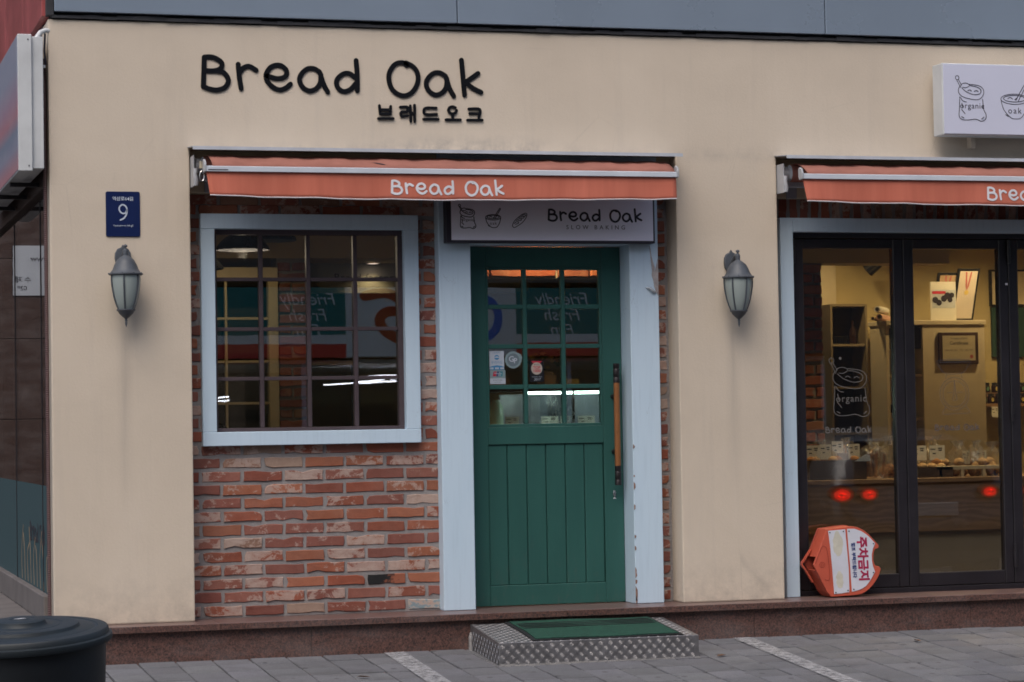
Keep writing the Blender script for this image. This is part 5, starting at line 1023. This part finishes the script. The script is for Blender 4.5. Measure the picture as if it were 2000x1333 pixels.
bread_bag(3.26, .98, .14, .15, 'small clear bag of brown rolls by the low tray', 21, BREAD); bread_bag(3.68, 1.08, .12, .22, 'clear bag of light buns behind the rack', 31, BREADL); bread_bag(3.80, 1.08, .10, .22, 'clear gathered bag standing second behind the rack', 37, BREADL); bread_bag(3.92, 1.06, .10, .21, 'clear gathered bag standing last behind the rack', 41, BREADL)
rs = random.Random(11)
for i in range(7): tag(blob('bun', BREADL if i % 2 else BREAD, None, 2.57 + i * .052, 1.02 + .05 * (i % 3), 1.045, .035, .035, .026, 50 + i, .08), 'small bread bun in the dark tray under the price cards', 'bread', 'buns in the tray')
for i in range(4): tag(blob('bun', BREADL, None, 3.32 + i * .065, 1.03, .99, .036, .05, .022, 70 + i, .08), 'flat golden pastry in the low tray', 'bread', 'pastries in the low tray')
bread_bag(2.60, 1.22, .15, .22, 'clear bag of rolls behind the wide card by the brick pier', 81, BREADL); bread_bag(2.76, 1.24, .14, .24, 'clear bag of pale loaves behind the dark tray', 83, BREADL); bread_bag(2.93, 1.26, .15, .25, 'clear bag of brown loaves behind the bread sticks bag', 87, BREAD); bread_bag(3.42, 1.25, .17, .22, 'clear bag of golden rolls behind the pastries', 91, BREADL); bread_bag(3.58, 1.27, .13, .25, 'tall clear bag of brown bread behind the pastry cards', 93, BREAD)
for i in range(6): tag(blob('bun', BREADL if i % 3 else BREAD, None, 3.50 + i * .085, 1.06 + .06 * (i % 2), 1.012, .036, .045, .028, 120 + i, .1), 'round bun sitting on the pale wooden rack', 'bread', 'buns on the rack')
bskt = thing('bread_basket', 'round basket handle rising behind the cards', 'basket', (2.83, 1.15, .916)); MB().tube([(2.83 + .05 * math.cos(q * PI / 10), 1.15, 1.09 + .06 * math.sin(q * PI / 10)) for q in range(11)], .006, 6).build('handle', KRAFT, bskt, smooth=True); MB().lathe([(.07, .916), (.09, 1.09)], 2.83, 1.15, 16).build('bowl', KRAFT, bskt, smooth=True)
for i, (x, z, w_, h_, r) in enumerate(((2.605, 1.05, .10, .095, .02), (2.70, 1.05, .08, .10, -.03), (2.79, 1.06, .085, .11, .05), (2.90, 1.05, .085, .10, 0), (3.05, 1.06, .07, .10, 0), (3.385, 1.03, .11, .10, .04), (3.51, 1.03, .11, .10, -.06), (3.73, 1.0, .055, .09, 0), (3.85, 1.0, .075, .09, .05))):
    card(x, 1.06 + .008 * (i % 3), z, w_, h_, ('wide white price card at the brick pier end of the dark tray', 'white price card second along the dark tray', 'tall white price card in the middle of the dark tray', 'white price card at the bread stick end of the dark tray', 'narrow white price card behind the bag of bread sticks', 'wide white price card over the pastries, beside the bagged loaves', 'wide tilted white price card over the pastries, beside the rack', 'narrow white price card between bags on the rack', 'white price card at the far end of the rack')[i], CARD, r, True, 'price cards on the bread counter')
kr = tag(MB().prism([(2.84, 1.035), (2.95, 1.035), (2.955, 1.075), (2.92, 1.08)], fXZ(.925), 0, .002).build('paper_sheet', STW), 'pale blue paper sheet lying over the tray edge', 'paper')

# ================================================================== across the street: the shop that the panes mirror
OY = -20.0
OB = thing('convenience_store', 'shop with teal and white fascia across the street', 'building', (5, OY, ZR))
box('wall', OPPW, OB, -13, 24, OY - 6, OY - .3, 3.42, 13); box('side_wall', OPPW, OB, -13, -.9, OY - 6, OY - .3, ZR, 3.4195); box('side_wall', OPPW, OB, 11.2, 24, OY - 6, OY - .3, ZR, 3.4195); box('fascia_wall', OPPW, OB, 8.805, 11.2, OY - .295, OY - .05, 2.33, 3.4195); box('rear_wall', DARK, OB, -.8995, 11.1995, OY - 6, OY - 5.8, ZR, 3.4195); box('shop_floor', SIGNW, OB, -.8995, 11.1995, OY - 5.799, OY - .3, ZR + .02, ZR + .05); box('shop_ceiling', SIGNW, OB, -.8995, 11.1995, OY - 5.799, OY - .32, 2.25, 2.30)  # upper wall made taller to block low sky light
for r in range(2):
    for q in range(11): w_ = box('window', DARK, OB, -12 + q * 3.2, -10 + q * 3.2, OY - .299, OY - .28, 4.5 + r * 2.6, 6.1 + r * 2.6, .01); box('pane', GLASS, w_, -11.9 + q * 3.2, -10.1 + q * 3.2, OY - .275, OY - .27, 4.6 + r * 2.6, 6.0 + r * 2.6)
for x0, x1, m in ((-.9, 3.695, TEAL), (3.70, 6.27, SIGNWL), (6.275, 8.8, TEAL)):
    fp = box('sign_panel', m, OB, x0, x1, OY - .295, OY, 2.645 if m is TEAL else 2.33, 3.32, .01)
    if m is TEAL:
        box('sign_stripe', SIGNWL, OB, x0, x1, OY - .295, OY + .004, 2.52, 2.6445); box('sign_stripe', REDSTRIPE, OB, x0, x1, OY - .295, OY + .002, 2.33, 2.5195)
of = lambda cx, cz: (lambda a, b_, d: (cx - a, OY + .004 + d, cz + b_))
for cx in (3.17, 6.98):
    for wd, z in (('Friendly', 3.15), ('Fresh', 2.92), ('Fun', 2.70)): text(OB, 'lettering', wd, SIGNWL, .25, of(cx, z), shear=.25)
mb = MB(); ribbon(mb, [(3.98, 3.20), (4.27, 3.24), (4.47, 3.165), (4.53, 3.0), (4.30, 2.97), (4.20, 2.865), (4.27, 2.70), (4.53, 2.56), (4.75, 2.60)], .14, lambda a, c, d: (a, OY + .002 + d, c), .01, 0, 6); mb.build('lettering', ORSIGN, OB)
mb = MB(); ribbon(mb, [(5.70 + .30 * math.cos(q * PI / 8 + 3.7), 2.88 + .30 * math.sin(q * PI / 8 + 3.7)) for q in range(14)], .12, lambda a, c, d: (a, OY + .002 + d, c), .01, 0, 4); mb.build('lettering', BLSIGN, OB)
for q in range(7): box('shopfront_frame', ALU, OB, -.9 + q * 2.0, -.84 + q * 2.0, OY - .28, OY - .22, ZR, 2.25)
for q in range(6): box('shopfront_glass', GLASS, OB, -.839 + q * 2.0, 1.099 + q * 2.0 if q < 5 else 11.15, OY - .26, OY - .25, ZR + .1, 2.25)
for xa, za, xb, zb in ((4.05, 2.095, 5.45, 2.13), (3.91, 1.99, 5.45, 2.04), (4.4, 2.02, 4.85, 2.055), (4.95, 2.06, 5.3, 2.09), (2.02, 1.80, 2.45, 1.82), (2.0, 1.745, 2.45, 1.765)): MB().tube([(xa, -22.56, za), (xb, -22.56, zb)], .012, 8).build('tube_light', TUBE, OB)
GOODS = [plain('goods_%d' % i, c, .5, .3, 9) for i, c in enumerate(((.5, .25, .04), (.1, .3, .08), (.5, .5, .5), (.4, .05, .04), (.05, .12, .3)))]
rs = random.Random(5)
for q in range(5):
    rk = box('shop_shelf', DARK, OB, .4 + q * 2.1, 1.9 + q * 2.1, OY - 2.6, OY - 2.2, ZR + .05, 1.3)
    for z in (-.1, .3, .7, 1.05):
        for k in range(6): box('goods', rs.choice(GOODS), rk, .42 + q * 2.1 + k * .24, .62 + q * 2.1 + k * .24, OY - 2.19, OY - 2.1, z, z + .25)

# ================================================================== car waiting with brake lights on (mirrored in the folding doors)
CX = 6.05; CY = -6.0
car = thing('parked_car', 'dark grey hatchback with red brake lights glowing, mirrored in the folding doors', 'car', (CX, CY - 2.1, ZR))
st_ = [(-.02, .40, .62, .70, .70, .80), (-.10, .30, .72, .92, .95, .90), (-.30, .24, .78, 1.02, 1.36, .93), (-.75, .22, .80, 1.04, 1.55, .94), (-1.6, .22, .80, 1.03, 1.59, .95), (-2.4, .22, .80, 1.0, 1.52, .95), (-3.0, .22, .78, .98, 1.06, .94), (-3.7, .24, .74, .90, .92, .92), (-4.15, .30, .60, .74, .76, .82), (-4.25, .36, .52, .60, .61, .70)]
vs = []; 
for y, zb, zm, zl, zr, hw in st_:
    tw = hw * (.74 if zr - zl > .2 else .92)
    half = [(hw * .82, zb), (hw * .97, zb + .12), (hw, zm), (hw * .97, zl), (tw, zl + (zr - zl) * .85), (tw * .75, zr)]
    ring = half + [(-a, c) for a, c in half[::-1]]
    vs += [(CX + a, CY + y, ZR + c) for a, c in ring]
n = 12; fs = [(i * n + k, i * n + (k + 1) % n, (i + 1) * n + (k + 1) % n, (i + 1) * n + k) for i in range(len(st_) - 1) for k in range(n)] + [tuple(range(n)), tuple(range((len(st_) - 1) * n, len(st_) * n))]
o = MB().add(vs, fs).build('body', CARP, car, smooth=True); o.modifiers.new('s', 'SUBSURF').levels = 2; o.modifiers['s'].render_levels = 2
CG = plain('car_glass', (.01, .012, .014), .05, .1, 5)
MB().add([(CX - .70, CY - .115, ZR + 1.04), (CX + .70, CY - .115, ZR + 1.04), (CX + .60, CY - .38, ZR + 1.44), (CX - .60, CY - .38, ZR + 1.44), (CX - .70, CY - .2, ZR + 1.04), (CX + .70, CY - .2, ZR + 1.04), (CX + .60, CY - .46, ZR + 1.44), (CX - .60, CY - .46, ZR + 1.44)], [(0, 1, 2, 3), (4, 7, 6, 5), (0, 4, 5, 1), (1, 5, 6, 2), (2, 6, 7, 3), (3, 7, 4, 0)]).build('rear_window', CG, car, bevel=.01)
for s in (-1, 1):
    for u, wd, hh in ((.86, .125, .082), (.60, .105, .068)):
        tl = MB(); x = CX + s * u; tl.prism([(x + wd * math.cos(q * PI / 10), ZR + .965 + hh * math.sin(q * PI / 10) - (.02 if math.sin(q * PI / 10) < 0 else 0) * math.sin(q * PI / 10)) for q in range(20)], lambda a, c, d: (a, CY - .10 + d - .10 * max(0, abs(a - CX) - .7), c), 0, .06)
        tl.build('tail_lamp_housing', TAILOFF, car, bevel=.008)
        for rr_, dd_, mm_ in ((.86, .001, TAILDIM), (.62, .006, TAILMID), (.34, .011, TAILON)):
            MB().prism([(x + wd * rr_ * math.cos(q * PI / 10), ZR + .958 + hh * rr_ * math.sin(q * PI / 10)) for q in range(20)], lambda a, c, d: (a, CY - .04 + dd_ + d - .10 * max(0, abs(a - CX) - .7), c), 0, .004).build('brake_lamp', mm_, car)
    for y in (-.85, -3.35):
        wh = MB(); wh.tube([(CX + s * .74, CY + y, ZR + .32), (CX + s * .935, CY + y, ZR + .32)], .32, 26); wo = wh.build('wheel', RUBBER, car, smooth=True); wr = MB(); wr.tube([(CX + s * .936, CY + y, ZR + .32), (CX + s * .945, CY + y, ZR + .32)], .20, 20); wr.build('rim', CHROME, wo)
box('bumper', RUBBER, car, CX - .72, CX + .72, CY - .05, CY + .03, ZR + .42, ZR + .58, .03); box('number_plate', SIGNW, car, CX - .26, CX + .26, CY - .03, CY + .005, ZR + .75, ZR + .87, .005)
for ys in ((-.9, -1.65), (-1.72, -2.5)):
    for s in (-1, 1): MB().add([(CX + s * .925, CY + ys[0], ZR + 1.06), (CX + s * .925, CY + ys[1], ZR + 1.06), (CX + s * .77, CY + ys[1] + .1, ZR + 1.42), (CX + s * .77, CY + ys[0], ZR + 1.44), (CX + s * .86, CY + ys[0], ZR + 1.06), (CX + s * .86, CY + ys[1], ZR + 1.06), (CX + s * .70, CY + ys[1] + .1, ZR + 1.42), (CX + s * .70, CY + ys[0], ZR + 1.44)], [(0, 1, 2, 3), (4, 7, 6, 5), (0, 4, 5, 1), (1, 5, 6, 2), (2, 6, 7, 3), (3, 7, 4, 0)]).build('side_window', CG, car)
rb = thing('rear_building', 'brown granite clad block at the end of the alley', 'building', (-8, 14, ZR)); box('core', MORTAR, rb, -15, -2.62, 14.03, 18, ZR, 8)
for j in range(9):
    for i in range(7): box('stone_panel', GRANSIDE, rb, -14.99 + i * 1.765, -13.235 + i * 1.765, 14.0, 14.0295, ZR + j * .9, ZR + .893 + j * .9, .004)
LEAFB = plain('dry_leaf', (.13, .07, .04), .8, .3, 30)
for i, (x, y, a, lb) in enumerate(((1.20, -.83, .4, 'dry brown leaf on the paving beside the metal step'), (2.55, -.60, 1.7, 'dry brown leaf on the paving in front of the folding doors'), (-.95, -1.0, 2.6, 'dry brown leaf on the paving near the left parking line'))):
    ca, sa = math.cos(a), math.sin(a); pts = [(-.035, 0, .004), (-.012, .014, .010), (.018, .012, .012), (.04, 0, .006), (.016, -.013, .009), (-.014, -.012, .007)]
    o = MB().add([(x + p * ca - q * sa, y + p * sa + q * ca, gz(y) + .004 + r) for p, q, r in pts] + [(x, y, gz(y) + .007)], [(k, (k + 1) % 6, 6) for k in range(6)]).build('fallen_leaf', LEAFB); o.modifiers.new('t', 'SOLIDIFY').thickness = .001; tag(o, lb, 'leaf')
bn_ = thing('wall_banner', 'white banner with black lettering mirrored in the alley glass', 'banner', (-3.68, 13.98, 2.86)); box('sheet', plain('dull_banner', (.40, .42, .45), .6, .06, 4), bn_, -4.0, -3.50, 13.985, 13.9985, 2.86, 3.42)
text(bn_, 'lettering', '수 제', INK, .085, front(-3.61, 3.03, 13.984)); text(bn_, 'lettering', '02*', INK, .075, front(-3.60, 2.94, 13.984)); text(bn_, 'lettering', 'www', INK, .10, front(-3.80, 3.27, 13.984))
